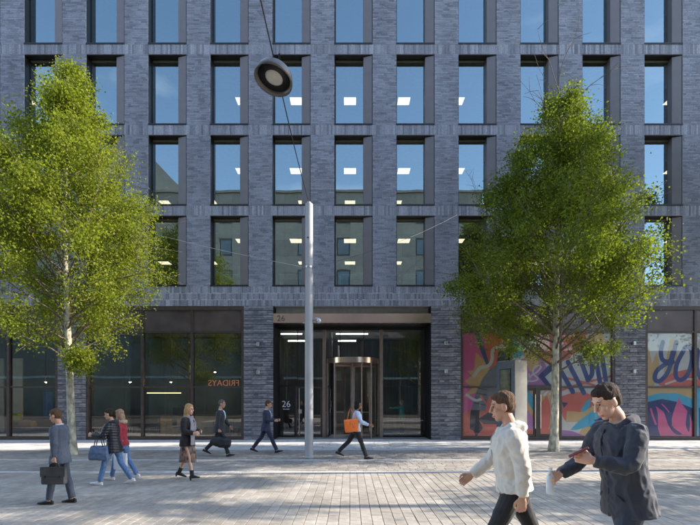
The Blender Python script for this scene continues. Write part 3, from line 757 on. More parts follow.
for i in range(17):
    for z0, z1 in ((.1,4.2),(4.5,9.0)): MB().box(OXL+i*4.5+.12, OXL+i*4.5+4.38, .0, .06, z0, z1).build('glazed_bay', dg, ob)
clo = cl.build('stone_panels', M['stone'], ob, kind='stuff')
wmx = MB().box(.05, 1.45, .003, .03, .05, 1.9).mesh('window', M['darkmetal'])
wpx = MB().box(.12, 1.38, .03, .035, .12, 1.83).mesh('pane', mat('opposite_window_glass', (.16,.2,.22), .08, .2, var=.3, scale=.4))
for (a, b, z0, z1) in wins:
    w = link('window', wmx, ob, (a, 0, z0)); link('pane', wpx, w)
MB().box(OXL-.3, OXR+.3, -9.2, .3, OZ, OZ+.25).build('cornice', M['stone'], ob)
# steep gable at its left end
gb = MB(); gb.loft([[Vector((-33,y_,OZ+.25)),Vector((-19,y_,OZ+.25)),Vector((-26,y_,OZ+7.5))] for y_ in (-8.5,-.2)]); gb.build('gable_roof', M['stone'], ob)

M['lowstone'] = mat('grey_render', (.16,.16,.155), .8)
lb_ = empty('low_block', (38,-26,0)); tag(lb_, 'low pale block right of the stone office, mirrored in the mural glass', 'building')
MB().box(-20,40,-8,0,0,8.5).build('wall', M['lowstone'], lb_); MB().box(-20.2,40.2,-8.2,.2,8.5,8.8).build('cornice', M['stonejoint'], lb_)
lwm = MB().box(0,2.2,.003,.03,0,1.9).mesh('window', M['darkmetal']); lwp = MB().box(.1,2.1,.03,.035,.1,1.8).mesh('pane', bpy.data.materials['opposite_window_glass'])
for i in range(14):
    for z in (1.2,5.0): link('pane', lwp, link('window', lwm, lb_, (-18.5+i*4.1,0,z)))

# ------------------------------------------------------------------ lamp post, suspended lamp, cables
LPD = gd(458.6); LPX = gx(309,LPD)
def lamp_post(loc, label, det=True):
    r = empty('lamp_post', loc); tag(r, label, 'lamp post')
    p = MB().lathe([(.128,0),(.128,.02),(.126,2.5),(.122,5),(.118,7.55),(.112,7.6),(.02,7.62)], 28); p.build('pole', M['galv'], r, smooth=True)
    smooth_by_angle(r.children[0], 35)
    MB().lathe([(.132,0),(.133,.05),(.129,.07)], 28).build('base_collar', M['galv'], r, smooth=True)
    if det:
        a = MB().tube([(.1,0,4.12),(.22,-.02,4.17),(.30,-.03,4.16)], [(.05,.03),(.06,.045),(.05,.04)], 10); a.tube([(-.1,0,4.05),(-.18,0,4.05)], [.03,.02], 8)
        ao = a.build('camera_bracket', M['galv'], r, smooth=True)
        MB().ell((.30,-.03,4.11), (.085,.085,.08)).build('camera_dome', M['steel'], ao, smooth=True)
        MB().lathe([(.131,5.68),(.131,5.74)], 28).build('cable_clamp', M['steel'], r)
        MB().box(-.05,.01,-.128,-.118,6.55,6.58).build('pole_slot', M['slot'], r)
        MB().lathe([(.05,7.6),(.05,7.66),(.02,7.68)], 16).build('top_ring', M['steel'], r)
    return r
lamp_post((LPX,LPD,0), 'round grey steel lamp post standing before the entrance')
lamp_post((LPX,-6.5,0), 'round grey steel post across the plaza holding the lamp cable', False)
LD = 8.25; lx, lz = gx(273.5,LD), zz(79.5,LD)
def sag(t): return Vector((LPX+(lx-LPX)*(1-abs(1-2*t)), LPD+(-6.5-LPD)*t, 7.64-1.0*4*t*(1-t)*.26))
tl = (LPD-LD)/(LPD+6.5); zc = lz+.40
def cab(t):
    y_ = LPD+(-6.5-LPD)*t
    if t < tl: q = t/tl; return Vector((LPX+(lx-LPX)*q, y_, 7.64+(zc-7.64)*q-.10*math.sin(math.pi*q)))
    q = (t-tl)/(1-tl); return Vector((lx+(LPX-lx)*q, y_, zc+(7.64-zc)*q-.18*math.sin(math.pi*q)))
cb = MB().tube([cab(i/30) for i in range(31)], .011, 6); tag(cb.build('suspension_cable', M['slot'], smooth=True), 'thin dark cable carrying the lamp from the grey post top', 'cable')
lm = empty('suspended_lamp', (lx, LD, lz)); lm.rotation_euler = (R(-11), R(13), 0); lm.scale = (1.13,1.13,1.13)
tag(lm, 'round bowl-shaped street lamp hanging from the overhead cable', 'street lamp')
b = MB().lathe([(.045,.235),(.10,.225),(.20,.19),(.27,.12),(.30,.03),(.305,-.02),(.29,-.022),(.262,.02),(.235,.10),(.17,.155),(.04,.165)], 40)
b.build('shade', mat('lamp_shade_paint', (.12,.115,.11), .4, .3), lm, smooth=True)
MB().lathe([(.255,.03),(.25,.045),(.15,.06),(.10,.062)], 36).build('inner_reflector', M['black'], lm, smooth=True)
MB().lathe([(.02,.005),(.11,.008),(.14,.03),(.145,.055)], 32).build('lens', mat('frosted_lens', (.5,.48,.44), .35, var=.1), lm, smooth=True)
MB().lathe([(.03,.23),(.03,.33),(.012,.36)], 12).tube([(0,-.09,.40),(0,0,.37),(0,.09,.40)], .014, 6).build('hanger', M['black'], lm)
def wire(p0, p1, sg, lab, r=.008, m='galv'):
    P = [Vector(p0).lerp(Vector(p1), i/16)-Vector((0,0,sg*math.sin(math.pi*i/16))) for i in range(17)]
    tag(MB().tube(P, r, 5).build('stay_cable', M[m]), lab, 'cable')
wire((LPX-.13,LPD,5.71), (fx(158), D-.02, fz(235)), .05, 'thin pale stay cable from the post to the brick wall above the cafe', .008)
wire((LPX+.13,LPD,5.71), (fx(470), D-.02, fz(208)), .25, 'thin dark stay cable from the post towards the mural side wall', .005, 'slot')

# ------------------------------------------------------------------ small wall lights on the piers
WL = [(258.5,344.5,'cafe-side pier, upper one'),(258.5,372.5,'cafe-side pier, lower one'),(445.5,343.5,'mural-side pier, upper one'),(445.5,371.5,'mural-side pier, lower one'),(632.5,371.5,'pier between the two mural shops, lower one'),(632.5,343.5,'pier between the two mural shops, upper one')]
wlm = MB().bbox(-.06,.06,-.17,-.05,-.08,.08,.008).mesh('body', M['steel']); wlb = MB().box(-.045,.045,-.052,.004,-.05,.05).mesh('bracket', M['black'])
for px, py, tx_ in WL:
    o = empty('wall_light', (fx(px), D-.012, fz(py))); tag(o, 'small square steel wall light on the '+tx_, 'wall light', 'wall lights on the piers')
    link('body', wlm, o); link('bracket', wlb, o)
# ------------------------------------------------------------------ ceiling lights behind the upper windows
clm = MB().box(-.3,.3,-.3,.3,-.012,.0).mesh('diffuser', M['panlight']); clf = MB().box(-.33,.33,-.33,.33,-.004,.012).mesh('frame', M['ceilw'])
ST = ['lowest office storey above the shopfronts','second office storey above the shopfronts','third office storey above the shopfronts']
for r in range(3):
    for dpt, rw in ((23.6,'window-side row'),(27.4,'inner row')):
        for k in range(-6, 7):
            if abs(k*PITCH*F/dpt) > 372 or (r == 2 and dpt > 25): continue
            o = empty('ceiling_light', (k*PITCH, dpt, ZB[r]+OH-.028)); tag(o, 'lit square ceiling light in the '+rw+' of the '+ST[r], 'ceiling light', 'ceiling lights, '+rw+', '+ST[r])
            link('frame', clf, o); link('diffuser', clm, o)
# desk monitors by the lowest office windows
mon = MB().bbox(-.28,.28,-.02,.02,.12,.46,.008).mesh('screen', M['whiteprint']); mst = MB().box(-.03,.03,.0,.05,0,.2).box(-.12,.12,-.06,.1,-.0,.012).mesh('stand', M['steel'])
dsk = MB().box(-.8,.8,-.4,.4,.70,.73).box(-.78,-.74,-.38,.38,0,.70).box(.74,.78,-.38,.38,0,.70).mesh('office_desk', M['whiteprint'])
for k in range(2, 8):
    x = X0+k*PITCH+1.0
    d_ = link('office_desk', dsk, None, (x, D+1.15, ZB[0])); tag(d_, 'white desk behind the lowest office windows', 'desk', 'desks by the lowest office windows')
    o = empty('desk_monitor', (x+.25, D+1.1, ZB[0]+.73)); tag(o, 'pale backed monitor on the white desk in the lowest office storey', 'monitor', 'monitors by the lowest office windows')
    link('screen', mon, o); link('stand', mst, o)

# ------------------------------------------------------------------ shop and lobby interiors
def inside(px, d): return gx(px, d)
LBX0, LBX1 = fx(258), fx(446)
tag(MB().box(LBX0, LBX1, D+8.2, D+8.4, .02, fz(307)-.45).build('lobby_wall', M['timber']), 'brown timber wall at the back of the entrance lobby', 'wall')
for x in (LBX0, LBX1): tag(MB().box(x-.08, x+.08, D+1.6, D+8.2, .02, fz(307)-.45).build('partition_wall', M['inwall']), 'plain partition between lobby and '+('cafe' if x < 0 else 'mural shop'), 'wall')
tag(MB().box(fx(460.7), fx(802), D+.55, D+.6, .02, 5.3).build('backing_wall', M['inwall']), 'grey wall close behind the mural windows', 'wall')
desk = empty('reception_desk', (inside(352,26.5), 26.5, .02)); tag(desk, 'low timber reception desk in the entrance lobby', 'desk')
MB().bbox(-1.4,1.4,-.35,.35,0,1.02,.01).build('body', M['timber'], desk); MB().bbox(-1.45,1.45,-.42,.40,1.02,1.07,.006).build('top', M['whiteprint'], desk)
for (px0, px1, py, d_, lb) in ((281,302,334,24.5,'front left lobby strip light near the glass'),(336,368,334,24.5,'front right lobby strip light near the glass'),(288,306,341,26.2,'rear left lobby strip light over the desk'),(338,356,341,26.2,'rear right lobby strip light over the desk')):
    z = zz(py,d_); o = empty('strip_light', (inside((px0+px1)/2,d_), d_, z)); tag(o, lb, 'strip light', 'lobby strip lights')
    h = (px1-px0)/F*d_/2; MB().box(-h,h,-.04,.04,-.03,.03).build('tube', M['strip'], o); MB().box(-h-.03,h+.03,-.06,.06,.03,.07).tube([(0,0,.07),(0,0,fz(307)-.45-z)], .01, 5).build('housing', M['steel'], o)
# cafe
tag(MB().box(fx(85),fx(256), D+6.5, D+6.65, .02, 5.3).build('cafe_wall', mat('cafe_wall_paint', (.13,.20,.215), .7, var=.4, scale=.6)), 'dark green-grey rear wall of the cafe', 'wall')
ct = empty('cafe_counter', (inside(190,24), 24, .02)); tag(ct, 'pale lit counter with a timber top inside the cafe', 'counter')
MB().bbox(-1.4,1.4,-.3,.3,0,.92,.01).build('front_panel', mat('counter_cream', (.62,.58,.42), .6), ct); MB().bbox(-1.45,1.45,-.36,.36,.92,.97,.008).build('top', M['timber'], ct)
tag(MB().bbox(-.25,.25,-.2,.2,0,.4,.03).ell((.1,0,.42),(.13,.13,.06)).build('coffee_machine', M['black']), 'black coffee machine on the pale cafe counter', 'coffee machine').location = (inside(179,24), 24, .99)
chm = dict(seat=MB().bbox(-.22,.22,-.22,.22,.43,.47,.012).mesh('seat', mat('grey_chair_seat', (.28,.33,.33), .6)), back=MB().loft([[Vector((-.21,.19+.02*z,z)),Vector((.21,.19+.02*z,z)),Vector((.21,.22+.02*z,z)),Vector((-.21,.22+.02*z,z))] for z in (.55,.68,.82)]).mesh('backrest', bpy.data.materials['grey_chair_seat']),
           leg=MB().tube([(0,0,0),(0,0,.43)], .014, 6).mesh('leg', M['steel']), post=MB().tube([(0,.2,.43),(0,.215,.8)], .012, 6).mesh('back_post', M['steel']))
def chair(x, y, rz, lab):
    o = empty('cafe_chair', (x,y,.02), rz); tag(o, lab, 'chair', 'cafe chairs'); link('seat', chm['seat'], o); link('backrest', chm['back'], o)
    for a in (-.19,.19):
        for b_ in (-.19,.19): link('leg', chm['leg'], o, (a,b_,0))
        link('back_post', chm['post'], o, (a,0,0))
def table(x, y, lab):
    o = empty('cafe_table', (x,y,.02)); tag(o, lab, 'table', 'cafe tables')
    MB().lathe([(.38,.71),(.40,.72),(.40,.735),(.39,.74)], 24).build('table_top', M['timber'], o); MB().tube([(0,0,.02),(0,0,.71)], .03, 10).build('stem', M['steel'], o); MB().lathe([(.24,0),(.24,.015),(.04,.03)], 20).build('base', M['steel'], o)
for px, lb in ((118,'beside the banded brick pier'),(166,'in front of the pale counter'),(222,'below the orange sign')):
    x = inside(px,21.8); table(x, 21.8, 'small round cafe table '+lb); chair(x-.62, 21.85, R(-90+12), 'grey cafe chair at the window table '+lb); chair(x+.62, 21.75, R(90-8), 'grey cafe chair at the window table '+lb)
pdm = MB().lathe([(.02,.30),(.035,.28),(.06,.10),(.085,.0),(.07,.0),(.03,.2)], 16).mesh('shade', M['copper']); pdb = MB().ell((0,0,.03),(.05,.05,.06)).mesh('bulb', M['bulb'])
for px, py, d_, lb in ((130,382,23,'left of the cafe mullion'),(171,382,23,'right of the cafe mullion'),(215,372,24,'over the counter end'),(46,382,23,'in the lounge by the leaning trunk')):
    z = zz(py,d_); o = empty('pendant_lamp', (inside(px,d_), d_, z)); tag(o, 'small copper pendant lamp hanging '+lb, 'pendant lamp', 'cafe pendant lamps')
    link('shade', pdm, o); link('bulb', pdb, o); MB().tube([(0,0,.29),(0,0,5.3-z)], .006, 5).build('flex', M['black'], o)
o = empty('linear_light', (inside(164,23.5), 23.5, zz(393,23.5))); tag(o, 'long warm linear light above the cafe counter', 'light'); MB().box(-.85,.85,-.03,.03,-.02,.02).build('diffuser', M['warmlight'], o); MB().box(-.87,.87,-.04,.04,.021,.05).tube([(-.7,0,.05),(-.7,0,3.2)], .006, 5).tube([(.7,0,.05),(.7,0,3.2)], .006, 5).build('housing', M['black'], o)
sg = link('shop_sign', text_mesh('FRIDAYS', .42, 'shop_sign', M['signglow'], .012), None, (fx(221), D+.45, fz(385.5))); sg.rotation_euler = (R(90),0,0); sg.scale = (-.88,.9,1)
tag(sg, 'dim orange lettered sign seen in reverse inside the cafe window', 'sign')
# lounge on the far left
tag(MB().box(fx(-129),fx(71), D+5.5, D+5.65, .02, 5.3).build('lounge_wall', bpy.data.materials['cafe_wall_paint']), 'dark rear wall of the lounge left of the cafe', 'wall')
M['ivory'] = mat('ivory_panel', (.74,.72,.6), .6, var=.12, scale=1.5)
for (a, b, lb) in ((-6,3.5,'at the frame edge'),(10,22.5,'beside the mullion')): tag(MB().bbox(inside(a,24),inside(b,24),24,24.08,.1,3.9,.01).build('wall_panel', M['ivory']), 'tall ivory panel in the lounge '+lb, 'panel', 'ivory lounge panels')
sfa = empty('sofa', (inside(38,22.2), 22.2, .02)); tag(sfa, 'black lounge sofa with a tan cushion behind the glass', 'sofa')
MB().bbox(-.95,.95,-.4,.4,.12,.42,.05).build('seat', M['black'], sfa); MB().bbox(-.95,.95,.25,.45,.42,.85,.05).build('backrest', M['black'], sfa)
for a in (-.85,.85):
    for b_ in (-.35,.35): MB().tube([(a,b_,0),(a,b_,.13)], .02, 6).build('leg', M['steel'], sfa)
cs = MB().ell((-.5,-.1,.60),(.36,.2,.2)).build('cushion', mat('tan_cushion', (.42,.24,.10), .8), None, smooth=True); cs.location = sfa.location; tag(cs, 'tan cushion lying on the black lounge sofa', 'cushion')
cs = MB().ell((-.12,-.12,.58),(.13,.16,.16)).build('cushion', mat('yellow_cushion', (.6,.42,.04), .8), None, smooth=True); cs.location = sfa.location; tag(cs, 'small yellow cushion lying on the black lounge sofa', 'cushion')
tag(MB().bbox(inside(44,24.3),inside(54,24.3),24.2,24.3,.3,2.2,.03).build('blue_screen', mat('blue_board', (.03,.10,.30), .4)), 'tall deep blue board in the lounge', 'board')
hv = MB().bbox(-.25,.25,-.15,.15,0,.45,.08).build('planter', mat('lime_box', (.45,.55,.03), .6)); hv.location = (inside(16,23.4), 23.4, zz(418,23.4)-.2); tag(hv, 'lime green box beside the ivory lounge panel', 'box')
MB().box(-.3,.3,-.2,.2,-1.0,-.004).build('stand', M['black'], hv)

# ------------------------------------------------------------------ information totem
td = 16.6; tm = empty('information_totem', (gx(509,td), td, 0), R(-64)); tag(tm, 'silver-grey information totem with a dark screen before the mural window', 'totem')
MB().bbox(-.42,.42,-.15,.45,.06,3.15,.02).build('body', mat('totem_silver', (.38,.36,.335), .4, .4, var=.06), tm)
MB().box(-.44,.44,-.17,.47,0,.06).build('plinth', M['darkmetal'], tm)
MB().bbox(-.43,.43,-.175,-.152,.12,3.12,.006).build('front_plate', mat('totem_slate', (.10,.115,.15), .35, .2), tm)
scn = MB().bbox(-.27,.27,-.19,-.176,1.95,2.85,.005).build('screen', M['black'], tm)
MB().box(-.24,.24,-.194,-.191,1.98,2.82).build('display', mat('dim_display', (.07,.09,.05), .1, var=.8, scale=4), scn)
MB().box(.421,.424,-.05,.28,2.72,2.95).build('vent_plate', M['galv'], tm)

# ------------------------------------------------------------------ people
def cloth(name, c, rough=.85, var=.15, scale=12, **k): return mat(name, c, rough, var=var, scale=scale, bump=.25, bscale=160, sheen=.15, **k)
SK = [mat('light_skin', (.52,.29,.20), .5, var=.08, scale=14), mat('fair_skin', (.58,.34,.25), .5, var=.08, scale=14), mat('brown_skin', (.27,.13,.075), .5, var=.08, scale=14)]
def to_mesh(mb, name, m, vox, sm=2, disp=None):
    me = mb.mesh(name, m); o = bpy.data.objects.new('tmp', me); col.objects.link(o)
    md = o.modifiers.new('r', 'REMESH'); md.mode = 'VOXEL'; md.voxel_size = vox; md.use_smooth_shade = True
    if sm: s_ = o.modifiers.new('s', 'SMOOTH'); s_.factor = .5; s_.iterations = sm
    bpy.context.view_layer.update()
    out = bpy.data.meshes.new_from_object(o.evaluated_get(bpy.context.evaluated_depsgraph_get()))
    bpy.data.objects.remove(o); bpy.data.meshes.remove(me); out.name = name
    out.materials.clear(); out.materials.append(m)
    if disp:
        n = len(out.vertices); co = np.empty(n*3); no = np.empty(n*3)
        out.vertices.foreach_get('co', co); out.vertex_normals.foreach_get('vector', no); co = co.reshape(-1,3); no = no.reshape(-1,3)
        d_ = np.array([disp(Vector(p)) for p in co]); out.vertices.foreach_set('co', (co+no*d_[:,None]).reshape(-1)); out.update()
    out.polygons.foreach_set('use_smooth', [True]*len(out.polygons))
    return out
def folds(amp, seed, f=7, st=(1,1,1)):
    o = Vector((seed*3.1, seed*1.7, seed*.9)); st = Vector(st)
    def fn(p):
        q = Vector((p.x*st.x, p.y*st.y, p.z*st.z))*f+o
        w = noise.noise(q*.5)*.8
        return amp*((1-abs(noise.noise(q+Vector((w,w,w))))*2.2)*.9-.25)
    return fn
def puff(amp, per):
    return lambda p: amp*(abs(math.sin(p.z*math.pi/per+.6*noise.noise(p*4)))**.6-.5)
def person(label, x, y, H, face, P, O, vox=.0085):
    """P: pose (degrees). O: outfit. Local frame: +X forward, +Y left."""
    k = H/1.78; root = empty('person', (x,y,0), R(face)); tag(root, label, 'person', O.get('group'))
    seed = int(abs(x*13+y*7))
    legs = {}
    for s_, key in ((1,'L'),(-1,'R')):
        th, kn, ft = P['leg'+key]; th, kn, ft = R(th), R(kn), R(ft)
        hip = Vector((0,.088*s_,0)); kne = hip+Vector((math.sin(th),.005*s_,-math.cos(th)))*.435
        sh = th-kn; ank = kne+Vector((math.sin(sh),-.012*s_,-math.cos(sh)))*.42
        fd = Vector((math.cos(ft),.10*s_,math.sin(ft))).normalized(); fu = Vector((-math.sin(ft),0,math.cos(ft)))
        legs[key] = (hip, kne, ank, fd, fu)
    low = min(min((a-fu*.085-fd*.06).z, (a-fu*.085+fd*.17).z) for (_,_,a,fd,fu) in legs.values())-O.get('heel',0)
    ph = -low; pel = Vector((0,0,ph)); legs = {q: (h+pel, n+pel, a+pel, fd, fu) for q, (h,n,a,fd,fu) in legs.items()}
    lean = R(P.get('lean',3)); u = Vector((math.sin(lean),0,math.cos(lean))); f = Vector((math.cos(lean),0,-math.sin(lean))); l = Vector((0,1,0))
    female = O.get('female', False)
    def tp(t, fx_=0, ly=0): return pel+u*t+f*fx_+l*ly
    hp = R(P.get('head',8)); hu = Vector((math.sin(hp),0,math.cos(hp))); hf = Vector((math.cos(hp),0,-math.sin(hp)))
    yaw = R(P.get('yaw',0)); hf = Matrix.Rotation(yaw,3,'Z') @ hf; hl = hu.cross(hf)
    nb = tp(.54, -.01); hc = nb+hu*.185+hf*.03
    def hp_(a, b, c): return hc+hf*a+hl*b+hu*c
    hm = Matrix((hf, hl, hu)).transposed()
    tw = R(P.get('twist',0)); shw = .165 if female else .188
    arms = {}
    for s_, key in ((1,'L'),(-1,'R')):
        sw, ab, el, inn = P['arm'+key]; sw, ab, el, inn = R(sw), R(ab), R(el), R(inn)
        sh = tp(.485, .0+math.sin(tw)*-.12*s_, shw*s_)
        ud = Vector((math.sin(sw)*math.cos(ab), s_*math.sin(ab), -math.cos(sw)*math.cos(ab)))
        elb = sh+ud*.285; fa = sw+el
        fd = Vector((math.sin(fa)*math.cos(inn), -s_*math.sin(inn), -math.cos(fa)*math.cos(inn))).normalized(); wr = elb+fd*.25
        arms[key] = (sh, elb, wr, fd, s_)
    base = [(-.13,.09,.145),(-.02,.115,.165),(.10,.105,.145),(.22,.108,.15),(.36,.12,.17),(.45,.108,.175),(.51,.078,.135),(.555,.055,.062)]
    if female: base = [(-.13,.095,.155),(-.03,.115,.168),(.10,.095,.128),(.22,.10,.132),(.34,.122,.15),(.44,.10,.155),(.50,.07,.12),(.545,.048,.054)]
    def rings(mb, data, infl, n=18, top=None):
        rr_ = []
        for (t, a, b) in data:
            i_ = infl(t) if callable(infl) else infl
            rr_.append([tp(t, (a+i_)*math.cos(2*math.pi*j/n)+(.012 if .2 < t < .45 else 0), (b+i_)*math.sin(2*math.pi*j/n)) for j in range(n)])
        mb.loft(rr_)
    # --- body
    B = MB(); rings(B, base, -.008)
    B.tube([nb-u*.06, nb+hu*.05, hc-hu*.06-hf*.01], [.062,.055,.055] if not female else [.052,.045,.046], 14)
    B.ell(hc+hu*.03-hf*.012, (.098,.077,.098), hm); B.ell(hp_(.025,0,-.055), (.068,.058,.072), hm)
    B.ell(hp_(.052,0,-.108), (.030,.030,.022), hm); B.tube([hp_(.086,0,.02), hp_(.103,0,-.018), hp_(.112,0,-.034), hp_(.09,0,-.045)], [.009,.012,.015,.008], 8)
    B.ell(hp_(.074,0,.030), (.018,.052,.016), hm); B.ell(hp_(.085,0,-.072), (.014,.026,.008), hm); B.ell(hp_(.083,0,-.086), (.014,.024,.008), hm)
    for e in (1,-1): B.ell(hp_(-.005,.078*e,-.015), (.022,.010,.034), hm); B.ell(hp_(.06,.035*e,-.03), (.025,.022,.025), hm)
    for key, (sh, elb, wr, fd, s_) in arms.items():
        em = (sh.lerp(elb,.84)+elb.lerp(wr,.18)+elb)/3
        B.tube([sh, sh.lerp(elb,.5), sh.lerp(elb,.84), em, elb.lerp(wr,.18), elb.lerp(wr,.4), wr], [.05,.045,.041,.041,.042,.041,.027], 12)
        curl = P.get('curl'+key, 25)
        pn_ = -l*s_; pn_ = (pn_-fd*pn_.dot(fd)).normalized()     # palm normal, inward
        if key in P.get('palmdown',''): pn_ = Vector((0,0,-1)); pn_ = (pn_-fd*pn_.dot(fd)).normalized()
        wd = fd.cross(pn_)*( 1 if (fd.cross(pn_)).dot(Vector((1,0,.3))) > 0 else -1)
        B.tube([wr-fd*.01, wr+fd*.035, wr+fd*.088], [(.016,.026),(.017,.040),(.013,.040)], 10, flat=pn_)
        for i, (off, ln) in enumerate(((.030,.068),(.010,.078),(-.010,.072),(-.029,.056))):
            p = wr+fd*.08+wd*off; d_ = fd.copy(); Pp = [p]; 
            for q in range(3):
                a = R(curl)*(.7+.25*q); d_ = (Matrix.Rotation(a, 3, fd.cross(pn_).normalized()) @ d_).normalized(); p = p+d_*ln*(.42,.32,.26)[q]; Pp.append(p)
            B.tube(Pp, [.0105,.0098,.009,.0075], 7)
        p = wr+fd*.03+wd*.032; B.tube([p, p+fd*.03+wd*.022+pn_*.008, p+fd*.058+wd*.024+pn_*.022, p+fd*.078+wd*.016+pn_*.03], [.013,.0115,.010,.008], 7)
    for key, (h, n, a, fd, fu) in legs.items():
        s_ = 1 if key == 'L' else -1; back = Vector((-1,0,0))
        B.tube([h+Vector((0,0,.04)), h.lerp(n,.45), n, n.lerp(a,.3)+back*.012, n.lerp(a,.6)+back*.006, a], [.082,.068,.05,.052,.040,.034], 14)
        B.tube([a-fu*.01-fd*.03, a-fu*.045+fd*.03, a-fu*.06+fd*.11, a-fu*.066+fd*.16], [(.035,.033),(.032,.038),(.02,.043),(.013,.032)], 10, flat=fu)
    skin = O['skin']
    def put(name, mb, m, v, sm=2, dsp=None):
        o = link(name, to_mesh(mb, name, m, v, sm, dsp), root); o.scale = (k,k,k); return o
    body = put('body', B, skin, .0052 if vox < .008 else .0075, 1)
    for e in (1,-1):
        eo = MB().ell(hp_(.0825,.033*e,.006), (.007,.0105,.0055), hm).build('eye', EYE, root, smooth=True); eo.scale = (k,k,k)
        eb = MB().tube([hp_(.0895,.016*e,.026), hp_(.0875,.034*e,.031), hp_(.074,.052*e,.026)], [.002,.003,.002], 6).build('eyebrow', O['hair'][1], root, smooth=True); eb.scale = (k,k,k)
    lo = MB().tube([hp_(.085,-.026,-.08), hp_(.0985,0,-.078), hp_(.085,.026,-.08)], [.003,.0065,.003], 6).build('lips', LIP, root, smooth=True); lo.scale = (k,k,k)
    # --- hair
    hs, hmat = O['hair']; Hh = MB()
    Hh.ell(hp_(-.022,0,.045), (.099,.084,.092), hm); Hh.ell(hp_(-.045,0,-.005), (.068,.077,.075), hm); Hh.ell(hp_(.008,0,.082), (.074,.066,.038), hm); Hh.ell(hp_(-.005,.058,.045), (.045,.022,.05), hm); Hh.ell(hp_(-.005,-.058,.045), (.045,.022,.05), hm)
    if hs == 'bob': Hh.ell(hp_(-.05,0,-.05), (.072,.09,.10), hm); Hh.ell(hp_(-.015,.07,-.03), (.05,.025,.085), hm); Hh.ell(hp_(-.015,-.07,-.03), (.05,.025,.085), hm)
    if hs == 'long': Hh.ell(hp_(-.06,0,-.07), (.068,.092,.14), hm); Hh.ell(hp_(-.075,0,-.16), (.05,.08,.09), hm); Hh.ell(hp_(-.02,.072,-.03), (.045,.022,.09), hm); Hh.ell(hp_(-.02,-.072,-.03), (.045,.022,.09), hm)
    if hs == 'tied': Hh.ell(hp_(-.115,0,.0), (.04,.04,.05), hm); Hh.ell(hp_(-.12,0,-.06), (.025,.028,.06), hm)
    put('hair', Hh, hmat, .007, 1, folds(.006, seed+5, 26, (1,1,.4)))
    if O.get('cap'):
        C_ = MB(); C_.ell(hp_(-.012,0,.062), (.108,.09,.072), hm); C_.ell(hp_(.09,0,.038), (.05,.07,.012), hm); put('cap', C_, O['cap'], .006, 1)
    # --- legs wear
    tr = O.get('trousers')
    if tr:
        w_ = O.get('leg_w', 1.0); T_ = MB(); rings(T_, [(-.14,.085,.13),(-.08,.112,.165),(-.02,.118,.17),(.05,.112,.16),(.085,.108,.15)], .012)
        for key, (h, n, a, fd, fu) in legs.items():
            T_.tube([h+Vector((0,0,.06)), h.lerp(n,.12), h.lerp(n,.5), n, n.lerp(a,.35)-Vector((.008,0,0)), n.lerp(a,.7), a+(n-a).normalized()*O.get('crop',.0)], [.088,.098,.084*w_,.066*w_,.064*w_,.060*w_,.060*w_], 14)
        put('trousers', T_, tr, vox, 2, folds(.008, seed, 9, (1,1,.55)))
    sk = O.get('skirt')
    if sk:
        T_ = MB(); hm0 = (legs['L'][1]+legs['R'][1])/2-Vector((0,0,.12)); n = 20; rr_ = []
        for q in range(7):
            t_ = q/6; c_ = (pel+Vector((0,0,.06))).lerp(hm0, t_); spread = abs(legs['L'][1].x-legs['R'][1].x)*.5
            a_ = .12+(.02+spread*.85)*t_; b_ = .158+.0*t_
            rr_.append([c_+Vector((a_*math.cos(2*math.pi*j/n), b_*math.sin(2*math.pi*j/n), 0)) for j in range(n)])
        T_.loft(rr_); put('skirt', T_, sk, vox, 2, folds(.012, seed, 9, (1,1,.25)))
    # --- shoes
    for key, (h, n, a, fd, fu) in legs.items():
        S_ = MB(); hl_ = O.get('heel',0)
        S_.tube([a-fd*.075-fu*.05, a-fu*.045-fd*.02, a-fu*.05+fd*.05, a-fu*.064+fd*.12, a-fu*.072+fd*.185, a-fu*.076+fd*.205], [(.03,.028),(.045,.038),(.037,.042),(.026,.046),(.018,.038),(.008,.02)], 12, flat=fu)
        S_.tube([a-fu*.078-fd*.08, a-fu*.079+fd*.06, a-fu*.080+fd*.20], [(.011,.033),(.010,.044),(.008,.03)], 10, flat=fu)
        if O.get('boot'): S_.tube([a-fu*.04-fd*.01, a+(n-a).normalized()*.11], [.048,.05], 12)
        if hl_: S_.tube([a-fu*.07-fd*.06, a-fu*(.085+hl_)-fd*.062], [.026,.015], 8)
        put('shoe', S_, O['shoes'], .006, 1)
    # --- top
    top = O['top']; A_ = MB(); inf = O.get('infl', .022); hem = O.get('hem', -.10); fl = O.get('flare', .02)
    dat = [(hem,.118,.172)]+[q for q in base if q[0] > max(hem+.04,-.1)][:-1]+[(.535,.066,.085)]
    rings(A_, dat, lambda t: inf+(fl*min(1,max(0,(.1-t)/.25)) if t < .1 else 0)-(.010 if t > .5 else 0))
    slv = O.get('sleeve', 1.0)
    for key, (sh, elb, wr, fd, s_) in arms.items():
        sr = O.get('sl_w',1.0); end = elb.lerp(wr, .97) if slv >= 1 else (elb.lerp(wr,slv)); em = (sh.lerp(elb,.82)+elb.lerp(wr,.2)+elb)/3
        A_.tube([sh-l*s_*.06+u*.01, sh-l*s_*.012+(elb-sh)*.03, sh.lerp(elb,.22), sh.lerp(elb,.55), sh.lerp(elb,.82), em, elb.lerp(wr,.2), elb.lerp(end,.55), end], [.05,.066,.068*sr,.064*sr,.060*sr,.060*sr,.058*sr,.052*sr,.043*sr], 14)
    put(O.get('top_name','jacket'), A_, top, vox, 2, O['disp'] if O.get('disp') else folds(O.get('fold',.009), seed+2, O.get('ff',9), (1,1,.7)))
    def surf(t, ly):
        a_ = float(np.interp(t, [q[0] for q in dat], [q[1] for q in dat]))+inf+(fl*min(1,max(0,(.1-t)/.25)) if t < .1 else 0); b_ = float(np.interp(t, [q[0] for q in dat], [q[2] for q in dat]))+inf
        return tp(t, a_*math.sqrt(max(.05,1-(ly/b_)**2))+(.012 if .2 < t < .45 else 0), ly)
